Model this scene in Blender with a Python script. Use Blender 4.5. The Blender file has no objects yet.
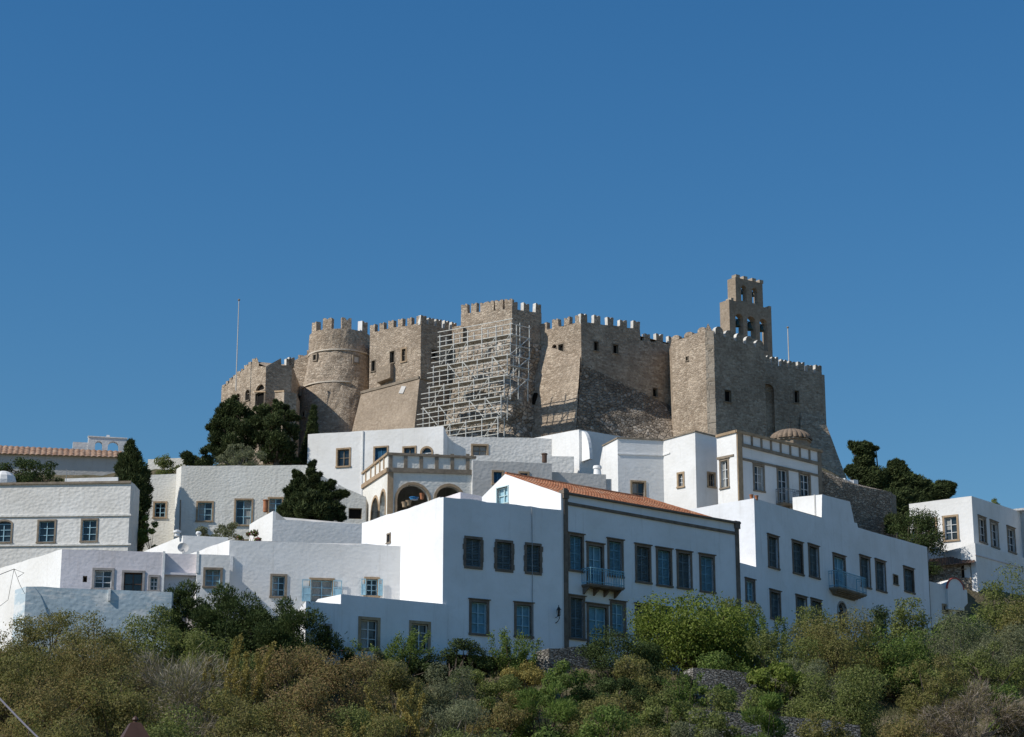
import bpy, math, random
import numpy as np
from mathutils import Vector, noise
from mathutils.geometry import tessellate_polygon

random.seed(7)
SC = bpy.context.scene
COL = SC.collection
R = math.radians

# ------------------------------------------------------------------ camera
F = 2112.0
PITCH = R(15.0)
CX, CY = 512.0, 368.5
cam_d = bpy.data.cameras.new('camera')
cam = bpy.data.objects.new('camera', cam_d)
COL.objects.link(cam)
cam.rotation_euler = (R(90) + PITCH, 0, 0)
cam_d.sensor_width = 36.0
cam_d.lens = F / 1024 * 36.0
cam_d.clip_start = 0.5
cam_d.clip_end = 20000
SC.camera = cam
FW = Vector((0, math.cos(PITCH), math.sin(PITCH)))
UP = Vector((0, -math.sin(PITCH), math.cos(PITCH)))


def ray(px, py):
    return FW + Vector(((px - CX) / F, 0, 0)) - UP * ((py - CY) / F)


def at(px, py, Y):
    d = ray(px, py)
    return d * (Y / d.y)


def hit(P, ang, px, py):
    """where the pixel's ray meets the vertical plane through P running along ang"""
    n = Vector((math.sin(ang), -math.cos(ang), 0))
    d = ray(px, py)
    return d * (n.dot(P) / n.dot(d))


# ------------------------------------------------------------------ light
SUN_AZ, SUN_EL = 25.0, 41.0          # degrees towards the viewer from due left; elevation
to_sun = Vector((-math.cos(R(SUN_AZ)) * math.cos(R(SUN_EL)), -math.sin(R(SUN_AZ)) * math.cos(R(SUN_EL)), math.sin(R(SUN_EL))))
sd = bpy.data.lights.new('sun', 'SUN')
sd.energy = 4.3
sd.angle = R(0.5)
sd.color = (1.0, 0.955, 0.88)
sun = bpy.data.objects.new('sun', sd)
COL.objects.link(sun)
sun.rotation_euler = (-to_sun).to_track_quat('-Z', 'Y').to_euler()
sun.location = (-60, -30, 120)
W = bpy.data.worlds.new('World')
SC.world = W
W.use_nodes = True
nt = W.node_tree
bg = nt.nodes['Background']
sky = nt.nodes.new('ShaderNodeTexSky')
sky.sky_type = 'NISHITA'
sky.sun_disc = False
sky.sun_elevation = R(SUN_EL)
sky.sun_rotation = math.atan2(to_sun.x, to_sun.y)
sky.altitude = 200
sky.air_density = 1.6
sky.dust_density = 0.0
sky.ozone_density = 10.0
hs = nt.nodes.new('ShaderNodeHueSaturation')
hs.inputs['Hue'].default_value = .5
hs.inputs['Saturation'].default_value = 1.17
nt.links.new(sky.outputs[0], hs.inputs['Color'])
nt.links.new(hs.outputs[0], bg.inputs[0])
bg.inputs[1].default_value = 0.088
SC.view_settings.view_transform = 'Standard'
SC.view_settings.look = 'None'
SC.view_settings.exposure = 0.0
SC.view_settings.gamma = 1.0
SC.view_settings.use_curve_mapping = False
SC.cycles.max_bounces = 5
SC.cycles.diffuse_bounces = 3
SC.cycles.transparent_max_bounces = 6
SC.cycles.use_adaptive_sampling = True


# ------------------------------------------------------------------ materials
class NT:
    def __init__(s, name):
        s.m = bpy.data.materials.new(name)
        s.m.use_nodes = True
        s.t = s.m.node_tree
        s.b = s.t.nodes['Principled BSDF']

    def n(s, typ, **kw):
        x = s.t.nodes.new('ShaderNode' + typ)
        for k, v in kw.items():
            if k.startswith('i_'):
                x.inputs[k[2:].replace('_', ' ')].default_value = v
            else:
                setattr(x, k, v)
        return x

    def l(s, a, b):
        s.t.links.new(a, b)

    def pos(s, sc=(1, 1, 1)):
        g = s.n('NewGeometry')
        mp = s.n('Mapping')
        mp.inputs['Scale'].default_value = sc
        s.l(g.outputs['Position'], mp.inputs['Vector'])
        return mp.outputs[0]

    def noise(s, sc, detail=4, rough=.6, vec=None):
        x = s.n('TexNoise')
        x.inputs['Scale'].default_value = sc
        x.inputs['Detail'].default_value = detail
        x.inputs['Roughness'].default_value = rough
        s.l(vec if vec is not None else s.pos(), x.inputs['Vector'])
        return x.outputs[0]

    def ramp(s, fac, stops):
        x = s.n('ValToRGB')
        e = x.color_ramp.elements
        while len(e) < len(stops):
            e.new(.5)
        for el, (p, c) in zip(e, stops):
            el.position = p
            el.color = (c, c, c, 1) if isinstance(c, (int, float)) else (*c, 1)
        s.l(fac, x.inputs[0])
        return x.outputs[0]

    def mix(s, fac, a, b, mode='MIX'):
        x = s.n('Mix', data_type='RGBA', blend_type=mode)
        for v, i in ((fac, 0), (a, 6), (b, 7)):
            if isinstance(v, (int, float)):
                x.inputs[i].default_value = v
            elif isinstance(v, tuple):
                x.inputs[i].default_value = (*v, 1)
            else:
                s.l(v, x.inputs[i])
        return x.outputs[2]

    def bump(s, h, strength, dist, prev=None):
        x = s.n('Bump')
        x.inputs['Strength'].default_value = strength
        x.inputs['Distance'].default_value = dist
        s.l(h, x.inputs['Height'])
        if prev is not None:
            s.l(prev, x.inputs['Normal'])
        s.l(x.outputs[0], s.b.inputs['Normal'])
        return x.outputs[0]

    def base(s, c, rough=.8, spec=.3):
        if isinstance(c, tuple):
            s.b.inputs['Base Color'].default_value = (*c, 1)
        else:
            s.l(c, s.b.inputs['Base Color'])
        s.b.inputs['Roughness'].default_value = rough
        s.b.inputs['Specular IOR Level'].default_value = spec
        return s.m


def m_plain(name, c, rough=.7, var=.25, scale=3.0, spec=.3, metallic=0):
    t = NT(name)
    f = t.noise(scale, 5)
    col = t.mix(t.ramp(f, [(.3, 0.0), (.7, 1.0)]), tuple(x * (1 - var) for x in c), tuple(min(1, x * (1 + var * .6)) for x in c))
    t.base(col, rough, spec)
    t.b.inputs['Metallic'].default_value = metallic
    return t.m


def m_white(name, tint=(.82, .81, .79), rubble=.5, stain=.35, scale=4.2, courses=0.0, patchy=None):
    """lime wash over rubble masonry: lumps, patches, rain streaks"""
    t = NT(name)
    p = t.pos((1, 1, 1.35))
    big = t.noise(.35, 4)
    mid = t.noise(1.6, 5, .65)
    streak = t.noise(1.0, 5, .7, t.pos((3.2, 3.2, .22)))
    a = t.mix(t.ramp(big, [(.38, 0.0), (.68, 1.0)]), tint, (tint[0] * .90, tint[1] * .89, tint[2] * .87))
    a = t.mix(t.ramp(mid, [(.5, 0.0), (.75, stain * .55)]), a, (tint[0] * .72, tint[1] * .70, tint[2] * .67))
    a = t.mix(t.ramp(streak, [(.56, 0.0), (.78, stain)]), a, (tint[0] * .62, tint[1] * .59, tint[2] * .55))
    if patchy:
        pn = t.noise(.55, 6, .7, t.pos((.6, .6, 2.2)))
        a = t.mix(t.ramp(pn, [(.50, 0.0), (.56, .85)]), a, patchy)
    v = t.n('TexVoronoi', feature='SMOOTH_F1')
    v.inputs['Scale'].default_value = scale
    v.inputs['Smoothness'].default_value = .6
    t.l(p, v.inputs['Vector'])
    nb = t.bump(v.outputs['Distance'], min(1, rubble), .03)
    fine = t.noise(4.0, 5, .6)
    nb = t.bump(fine, .5 * min(1, rubble + .2), .035, nb)
    return t.base(a, .9, .15)


def m_stone(name, cols, scale=2.6, mortar=(.30, .27, .23), bump=.9, mort_w=.06, flat=1.35, rand=1.0):
    """rubble or block masonry: each stone its own tone, mortar between, weather stains"""
    t = NT(name)
    w = t.n('TexNoise')
    w.inputs['Scale'].default_value = 1.1
    t.l(t.pos(), w.inputs['Vector'])
    vadd = t.n('VectorMath', operation='MULTIPLY_ADD')
    t.l(w.outputs[1], vadd.inputs[0])
    vadd.inputs[1].default_value = (.35, .35, .2)
    t.l(t.pos((1, 1, flat)), vadd.inputs[2])
    v = t.n('TexVoronoi', feature='F1')
    v.inputs['Scale'].default_value = scale
    v.inputs['Randomness'].default_value = rand
    t.l(vadd.outputs[0], v.inputs['Vector'])
    e = t.n('TexVoronoi', feature='DISTANCE_TO_EDGE')
    e.inputs['Scale'].default_value = scale
    e.inputs['Randomness'].default_value = rand
    t.l(vadd.outputs[0], e.inputs['Vector'])
    sep = t.n('SeparateColor')
    t.l(v.outputs['Color'], sep.inputs[0])
    c = t.ramp(sep.outputs[0], [(0, cols[0]), (.35, cols[1]), (.7, cols[2]), (1, cols[3])])
    c = t.mix(t.ramp(e.outputs['Distance'], [(0.0, .8), (mort_w, 0.0)]), c, mortar)
    big = t.noise(.22, 6, .65)
    c = t.mix(t.ramp(big, [(.46, 0.0), (.68, .5)]), c, tuple(x * .55 for x in cols[1]))
    runs = t.noise(.9, 5, .7, t.pos((1.6, 1.6, .12)))
    c = t.mix(t.ramp(runs, [(.56, 0.0), (.76, .4)]), c, tuple(x * .5 for x in cols[1]))
    pale = t.noise(.45, 5, .6, t.pos((1, 1, .5)))
    c = t.mix(t.ramp(pale, [(.5, 0.0), (.75, .45)]), c, tuple(min(1, x * 1.35) for x in cols[3]))
    grit = t.noise(5, 5, .7)
    c = t.mix(t.ramp(grit, [(.35, .35), (.6, 0.0)]), c, tuple(x * .4 for x in cols[0]))
    nb = t.bump(t.ramp(e.outputs['Distance'], [(0.0, 0.0), (mort_w * 2.2, 1.0)]), bump, .12)
    nb = t.bump(grit, bump * .7, .12, nb)
    return t.base(c, .95, .15)


M = {}
M['white_smooth'] = m_white('whitewash_smooth', (.84, .83, .81), .35, .42, 3.4)
M['white_wall'] = m_white('whitewash_plaster', (.82, .81, .79), .32, .45, 4.0)
M['white_rubble'] = m_white('whitewash_over_rubble', (.80, .78, .74), .85, .6, 3.6)
M['white_cream'] = m_white('whitewash_cream', (.78, .76, .70), .6, .5, 5.0)
M['white_pink'] = m_white('whitewash_pinkish', (.74, .69, .705), .3, .55, 4.2)
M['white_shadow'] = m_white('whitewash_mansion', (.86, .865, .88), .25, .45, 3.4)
M['plaster_grey'] = m_white('grey_plaster', (.58, .56, .53), .5, .6, 3.4)
M['plaster_blue'] = m_white('blue_wash', (.50, .60, .66), .5, .5, 3.4, patchy=(.74, .75, .74))
M['stone'] = m_stone('castle_stone', [(.31, .24, .175), (.43, .34, .255), (.51, .41, .31), (.61, .505, .39)], 3.3, (.48, .395, .30), .55, .06, 1.8)
M['stone_ruin'] = m_stone('castle_ruined_rubble', [(.25, .205, .155), (.40, .325, .25), (.52, .44, .345), (.72, .63, .53)], 2.0, (.20, .165, .13), 1.0, .08, 1.3)
M['stone_rough'] = m_stone('castle_boulders', [(.20, .16, .125), (.31, .255, .195), (.40, .33, .26), (.62, .53, .43)], 2.6, (.27, .22, .17), 1.0, .08, 1.3)
M['stone_flat'] = m_stone('castle_smooth_courses', [(.33, .26, .19), (.37, .295, .22), (.40, .32, .24), (.44, .355, .27)], 3.4, (.42, .335, .25), .4, .04, 1.8)
M['stone_ashlar'] = m_stone('castle_dressed_blocks', [(.42, .345, .26), (.47, .385, .295), (.51, .43, .335), (.56, .48, .385)], 1.7, (.36, .3, .23), .4, .03, 1.5, .25)
M['stone_grey'] = m_stone('dry_stone', [(.19, .175, .15), (.31, .285, .25), (.41, .38, .335), (.53, .495, .44)], 4.2, (.15, .135, .115), 1.0, .08, 2.6)
M['stone_retain'] = m_stone('retaining_wall_stone', [(.24, .20, .155), (.34, .285, .225), (.42, .36, .285), (.52, .45, .365)], 3.6, (.25, .21, .17), .9, .06, 1.6)
M['trim_brown'] = m_plain('brown_stone_trim', (.19, .15, .118), .85, .35, 2.5)
M['trim_sand'] = m_plain('sandstone_trim', (.40, .29, .185), .85, .3, 2.5)
M['trim_pale'] = m_plain('pale_grey_stone_trim', (.37, .335, .31), .85, .3, 2.5)
M['trim_grey'] = m_plain('weathered_stone_trim', (.27, .22, .165), .85, .35, 2.5)
M['wood_blue'] = m_plain('blue_painted_wood', (.15, .32, .42), .55, .25, 4)
M['wood_blue_light'] = m_plain('light_blue_painted_wood', (.34, .55, .65), .55, .2, 4)
M['wood_blue_deep'] = m_plain('deep_blue_painted_wood', (.035, .15, .28), .5, .25, 4)
M['wood_dark'] = m_plain('dark_teal_painted_wood', (.12, .17, .195), .55, .3, 4)
M['wood_white'] = m_plain('white_painted_wood', (.66, .68, .68), .55, .12, 4)
M['wood_brown'] = m_plain('brown_wood', (.11, .065, .045), .65, .3, 4)
M['wood_mint'] = m_plain('mint_painted_wood', (.52, .66, .66), .55, .12, 4)
M['iron_blue'] = m_plain('blue_painted_iron', (.24, .46, .57), .5, .2, 6)
M['iron_dark'] = m_plain('dark_iron', (.03, .03, .03), .5, .3, 6)
M['iron_grey'] = m_plain('grey_iron', (.30, .31, .32), .5, .2, 6)
M['steel'] = m_plain('galvanised_steel', (.62, .61, .56), .5, .25, 5, .5, .1)
M['plank'] = m_plain('scaffold_plank', (.42, .38, .31), .8, .35, 2)
M['terracotta'] = m_plain('terracotta', (.42, .17, .08), .8, .25, 4)
M['bronze'] = m_plain('bell_bronze', (.045, .075, .065), .45, .3, 3, .5, .5)
M['trim_dome'] = m_plain('dome_stone', (.23, .17, .12), .85, .4, 5)
M['roof_grey'] = m_plain('pale_roof_screed', (.6, .58, .55), .9, .2, 1)
M['band_pale'] = m_plain('pale_mortar_band', (.62, .54, .44), .9, .2, 3)
M['merlon_lime'] = m_plain('limewashed_merlon_sides', (.66, .63, .57), .9, .3, 2.5)
M['curtain'] = m_plain('lace_curtain', (.34, .34, .32), .9, .2, 4)
M['red_paint'] = m_plain('red_painted_rim', (.45, .10, .08), .6, .2, 2)
M['blue_plastic'] = m_plain('blue_plastic', (.04, .22, .5), .4, .1, 2)
M['cable'] = m_plain('cable_grey', (.20, .19, .22), .5, .1, 2)
M['lamp_brown'] = m_plain('brown_lantern_metal', (.085, .045, .03), .5, .15, 4)


def m_glass():
    t = NT('window_glass')
    f = t.noise(.9, 2)
    c = t.mix(t.ramp(f, [(.35, 0.0), (.7, 1.0)]), (.012, .016, .02), (.05, .065, .075))
    t.base(c, .08, .6)
    return t.m


M['glass'] = m_glass()
t = NT('dark_interior')
M['dark'] = t.base((.012, .011, .010), .9, .1)


def m_tiles(name, c0, c1, c2):
    t = NT(name)
    v = t.n('TexVoronoi', feature='F1')
    v.inputs['Scale'].default_value = 3.4
    t.l(t.pos((1, 1, 1.0)), v.inputs['Vector'])
    sep = t.n('SeparateColor')
    t.l(v.outputs['Color'], sep.inputs[0])
    c = t.ramp(sep.outputs[0], [(0, c0), (.5, c1), (1, c2)])
    lich = t.noise(1.2, 6, .65)
    c = t.mix(t.ramp(lich, [(.55, 0.0), (.75, .6)]), c, (.30, .25, .19))
    t.bump(t.noise(6, 4), .5, .06)
    return t.base(c, .85, .2)


M['tiles'] = m_tiles('terracotta_tiles', (.34, .125, .06), (.42, .175, .09), (.50, .25, .14))
M['tiles_old'] = m_tiles('weathered_tiles', (.22, .125, .08), (.31, .19, .125), (.42, .29, .205))


# ------------------------------------------------------------------ mesh builder and object linking
ORG = {}


class MB:
    def __init__(s):
        s.v, s.f, s.mi = [], [], []

    def poly(s, pts, mi=0):
        k = len(s.v)
        s.v += [tuple(p) for p in pts]
        s.f.append(tuple(range(k, k + len(pts))))
        s.mi.append(mi)

    def hexa(s, p, mi=0):
        """p: 8 points, bottom ring 0-3 then top ring 4-7"""
        k = len(s.v)
        s.v += [tuple(q) for q in p]
        for f in ((3, 2, 1, 0), (4, 5, 6, 7), (0, 1, 5, 4), (1, 2, 6, 5), (2, 3, 7, 6), (3, 0, 4, 7)):
            s.f.append(tuple(k + i for i in f))
            s.mi.append(mi)

    def box(s, x0, y0, z0, x1, y1, z1, mi=0):
        s.hexa([(x0, y0, z0), (x1, y0, z0), (x1, y1, z0), (x0, y1, z0), (x0, y0, z1), (x1, y0, z1), (x1, y1, z1), (x0, y1, z1)], mi)

    def tube(s, pts, rad, n=6, mi=0, cap=True):
        pts = [Vector(p) for p in pts]
        if not isinstance(rad, (list, tuple)):
            rad = [rad] * len(pts)
        k = len(s.v)
        for i, p in enumerate(pts):
            d = (pts[min(i + 1, len(pts) - 1)] - pts[max(i - 1, 0)]).normalized()
            a = d.orthogonal().normalized()
            b = d.cross(a)
            for j in range(n):
                t = 2 * math.pi * j / n
                s.v.append(tuple(p + (a * math.cos(t) + b * math.sin(t)) * rad[i]))
        for i in range(len(pts) - 1):
            for j in range(n):
                j2 = (j + 1) % n
                s.f.append((k + i * n + j, k + i * n + j2, k + (i + 1) * n + j2, k + (i + 1) * n + j))
                s.mi.append(mi)
        if cap:
            s.f.append(tuple(k + j for j in range(n))[::-1])
            s.mi.append(mi)
            s.f.append(tuple(k + (len(pts) - 1) * n + j for j in range(n)))
            s.mi.append(mi)

    def lathe(s, prof, c=(0, 0, 0), n=16, mi=0):
        k = len(s.v)
        for r, z in prof:
            for j in range(n):
                t = 2 * math.pi * j / n
                s.v.append((c[0] + r * math.cos(t), c[1] + r * math.sin(t), c[2] + z))
        for i in range(len(prof) - 1):
            for j in range(n):
                j2 = (j + 1) % n
                s.f.append((k + i * n + j, k + i * n + j2, k + (i + 1) * n + j2, k + (i + 1) * n + j))
                s.mi.append(mi)

    def mesh(s, name, mats, off=(0, 0, 0), smooth=False):
        me = bpy.data.meshes.new(name)
        o = off
        me.from_pydata([(x - o[0], y - o[1], z - o[2]) for x, y, z in s.v], [], s.f)
        for m in mats:
            me.materials.append(m)
        if len(mats) > 1:
            me.polygons.foreach_set('material_index', s.mi)
        if smooth:
            me.polygons.foreach_set('use_smooth', [True] * len(me.polygons))
        me.update()
        return me


def mlist(m):
    return [M[x] if isinstance(x, str) else x for x in (m if isinstance(m, (list, tuple)) else [m])]


def link(name, mb, mats, parent=None, origin=None, rot=0.0, local=False, smooth=False):
    """link a mesh. verts are world points unless local; origin: the object's world origin"""
    po = ORG.get(parent.name, Vector((0, 0, 0))) if parent else Vector((0, 0, 0))
    org = Vector(origin) if origin is not None else po.copy()
    me = mb.mesh(name, mlist(mats), (0, 0, 0) if local else org, smooth) if isinstance(mb, MB) else mb
    o = bpy.data.objects.new(name, me)
    COL.objects.link(o)
    o.location = org - po
    o.rotation_euler = (0, 0, rot)
    if parent:
        o.parent = parent
    ORG[o.name] = org
    return o


def sub(name, mb, mats, parent, smooth=False):
    """a child in the parent's own frame"""
    me = mb.mesh(name, mlist(mats), (0, 0, 0), smooth)
    o = bpy.data.objects.new(name, me)
    COL.objects.link(o)
    o.parent = parent
    return o


def tag(o, label=None, cat=None, group=None, kind=None):
    if label:
        o['label'] = label
    if cat:
        o['category'] = cat
    if group:
        o['group'] = group
    if kind:
        o['kind'] = kind
    return o


def thing(name, label, cat, loc, group=None, rot=0.0):
    o = bpy.data.objects.new(name, None)
    COL.objects.link(o)
    o.location = loc
    o.rotation_euler = (0, 0, rot)
    o.empty_display_size = .5
    ORG[o.name] = Vector(loc)
    return tag(o, label, cat, group)


def wob(p, amp, sc=.35):
    return amp * noise.noise(Vector(p) * sc)


# ------------------------------------------------------------------ walls with openings
class Face:
    """one vertical facade between two top corners (world); z0 is its foot"""

    def __init__(s, A, B, z0):
        s.A, s.B, s.z0 = A.copy(), B.copy(), z0
        h = Vector((B.x - A.x, B.y - A.y, 0))
        s.L = h.length
        s.d = h.normalized()
        s.ang = math.atan2(s.d.y, s.d.x)
        s.n = Vector((math.sin(s.ang), -math.cos(s.ang), 0))
        s.top = [(0.0, A.z), (s.L, B.z)]

    def uv(s, px, py):
        p = hit(s.A, s.ang, px, py)
        return (p - s.A).dot(s.d), p.z

    def pt(s, u, z, out=0.0):
        return Vector((s.A.x, s.A.y, 0)) + s.d * u + s.n * out + Vector((0, 0, z))

    def rect(s, x0, x1, y0, y1):
        cy, cx = (y0 + y1) / 2, (x0 + x1) / 2
        return s.uv(x0, cy)[0], s.uv(x1, cy)[0], s.uv(cx, y1)[1], s.uv(cx, y0)[1]

    def ztop(s, u):
        t = s.top
        for (a, za), (b, zb) in zip(t, t[1:]):
            if u <= b or (b, zb) == t[-1]:
                return za + (zb - za) * max(0, min(1, (u - a) / max(1e-6, b - a)))
        return t[-1][1]


def arc_pts(u0, u1, z1, rise, n=10):
    c, r = (u0 + u1) / 2, (u1 - u0) / 2
    return [(c - r * math.cos(math.pi * i / n), z1 - rise + rise * math.sin(math.pi * i / n)) for i in range(n + 1)]


def wall_face(mb, fc, holes, reveal=.22, rough=.03, step=.8, mi=0, mi_rev=0):
    """holes: (u0,u1,z0,z1,rise). Returns the top edge points (world)."""
    cuts = {0.0, fc.L}
    for u, _ in fc.top:
        cuts.add(u)
    for h in holes:
        cuts.add(h[0])
        cuts.add(h[1])
    n = max(1, int(fc.L / step))
    base = sorted(cuts)
    for i in range(1, n):
        u = fc.L * i / n
        if min(abs(u - c) for c in base) > step * .35:
            cuts.add(u)
    cuts = sorted(cuts)
    cuts = [c for i, c in enumerate(cuts) if i == 0 or c - cuts[i - 1] > 1e-4]

    def tz(u):
        p = fc.pt(u, 0)
        e = 0 if (u < 1e-3 or u > fc.L - 1e-3) else 1
        return fc.ztop(u) + e * rough * (noise.noise(Vector((p.x * .9, p.y * .9, 3))) + .6 * noise.noise(Vector((p.x * 3.1, p.y * 3.1, 9))))

    tops = []
    for a, b in zip(cuts, cuts[1:]):
        m = (a + b) / 2
        za, zb = tz(a), tz(b)
        hs = sorted([h for h in holes if h[0] < m < h[1]], key=lambda h: h[2])
        lo = fc.z0
        for h in hs:
            mb.poly([fc.pt(a, lo), fc.pt(b, lo), fc.pt(b, h[2]), fc.pt(a, h[2])], mi)
            lo = h[3]
        mb.poly([fc.pt(a, lo), fc.pt(b, lo), fc.pt(b, zb), fc.pt(a, za)], mi)
        if not tops:
            tops.append(fc.pt(a, za))
        tops.append(fc.pt(b, zb))
    for u0, u1, z0, z1, rise in holes:
        P, r = fc.pt, -reveal
        if rise:
            arc = arc_pts(u0, u1, z1, rise)
            half = len(arc) // 2
            for q in range(half):
                mb.poly([P(u0, z1), P(*arc[q]), P(*arc[q + 1])], mi)
            for q in range(half, len(arc) - 1):
                mb.poly([P(u1, z1), P(*arc[q]), P(*arc[q + 1])], mi)
            for q in range(len(arc) - 1):
                mb.poly([P(*arc[q]), P(*arc[q + 1]), P(*arc[q + 1], r), P(*arc[q], r)], mi_rev)
        else:
            mb.poly([P(u0, z1), P(u1, z1), P(u1, z1, r), P(u0, z1, r)], mi_rev)
        zs = z1 - rise
        mb.poly([P(u0, z0), P(u0, zs), P(u0, zs, r), P(u0, z0, r)], mi_rev)
        mb.poly([P(u1, zs), P(u1, z0), P(u1, z0, r), P(u1, zs, r)], mi_rev)
        mb.poly([P(u1, z0), P(u0, z0), P(u0, z0, r), P(u1, z0, r)], mi_rev)
    return tops


# window looks: surround material, surround width, frame material, columns, rows, fill, extras
ST = {
    'blue_shut': dict(sur='trim_brown', sw=.14, fr='wood_blue', cols=2, rows=4, fill='louver', cap=.1),
    'dark_shut': dict(sur='trim_brown', sw=.14, fr='wood_dark', cols=2, rows=4, fill='louver', cap=.1),
    'dark_irregular': dict(sur='trim_brown', sw=.15, fr='wood_dark', cols=2, rows=4, fill='louver', cap=0, ragged=1),
    'blue_sash': dict(sur='trim_brown', sw=.15, fr='wood_blue_light', cols=2, rows=3, fill='bluepane', cap=.08),
    'blue_door': dict(sur='trim_brown', sw=.16, fr='wood_blue_light', cols=2, rows=3, fill='bluepane', cap=.1),
    'white_sand': dict(sur='trim_sand', sw=.16, fr='wood_white', cols=2, rows=3, fill='glass', cap=0),
    'white_grey': dict(sur='trim_grey', sw=.15, fr='wood_white', cols=2, rows=3, fill='glass', cap=.08),
    'white_plain': dict(sur='trim_pale', sw=.13, fr='wood_white', cols=2, rows=3, fill='glass', cap=0),
    'lblue_sand': dict(sur='trim_sand', sw=.13, fr='wood_blue_light', cols=2, rows=3, fill='glass', cap=0),
    'lblue_grey': dict(sur='trim_grey', sw=.13, fr='wood_blue_light', cols=2, rows=3, fill='glass', cap=0),
    'dark_sand': dict(sur='trim_sand', sw=.15, fr='trim_grey', cols=2, rows=2, fill='glass', cap=0),
    'deep_sand': dict(sur='trim_sand', sw=.14, fr='wood_blue_deep', cols=2, rows=1, fill='louver', cap=0),
    'brown_door': dict(sur='trim_pale', sw=.12, fr='wood_brown', cols=2, rows=2, fill='glass', cap=0),
    'mint': dict(sur='wood_mint', sw=.05, fr='wood_mint', cols=2, rows=2, fill='mint', cap=0),
    'open': dict(sur='trim_sand', sw=.2, fr='trim_grey', cols=1, rows=1, fill=None, cap=0),
    'niche': dict(sur=None, sw=.0, fr='stone', cols=1, rows=1, fill='niche', cap=0),
    'slot': dict(sur='trim_grey', sw=.08, fr='trim_grey', cols=1, rows=1, fill='dark', cap=0),
    'bare': dict(sur=None, sw=.0, fr='trim_grey', cols=1, rows=1, fill='dark', cap=0),
}


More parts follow.
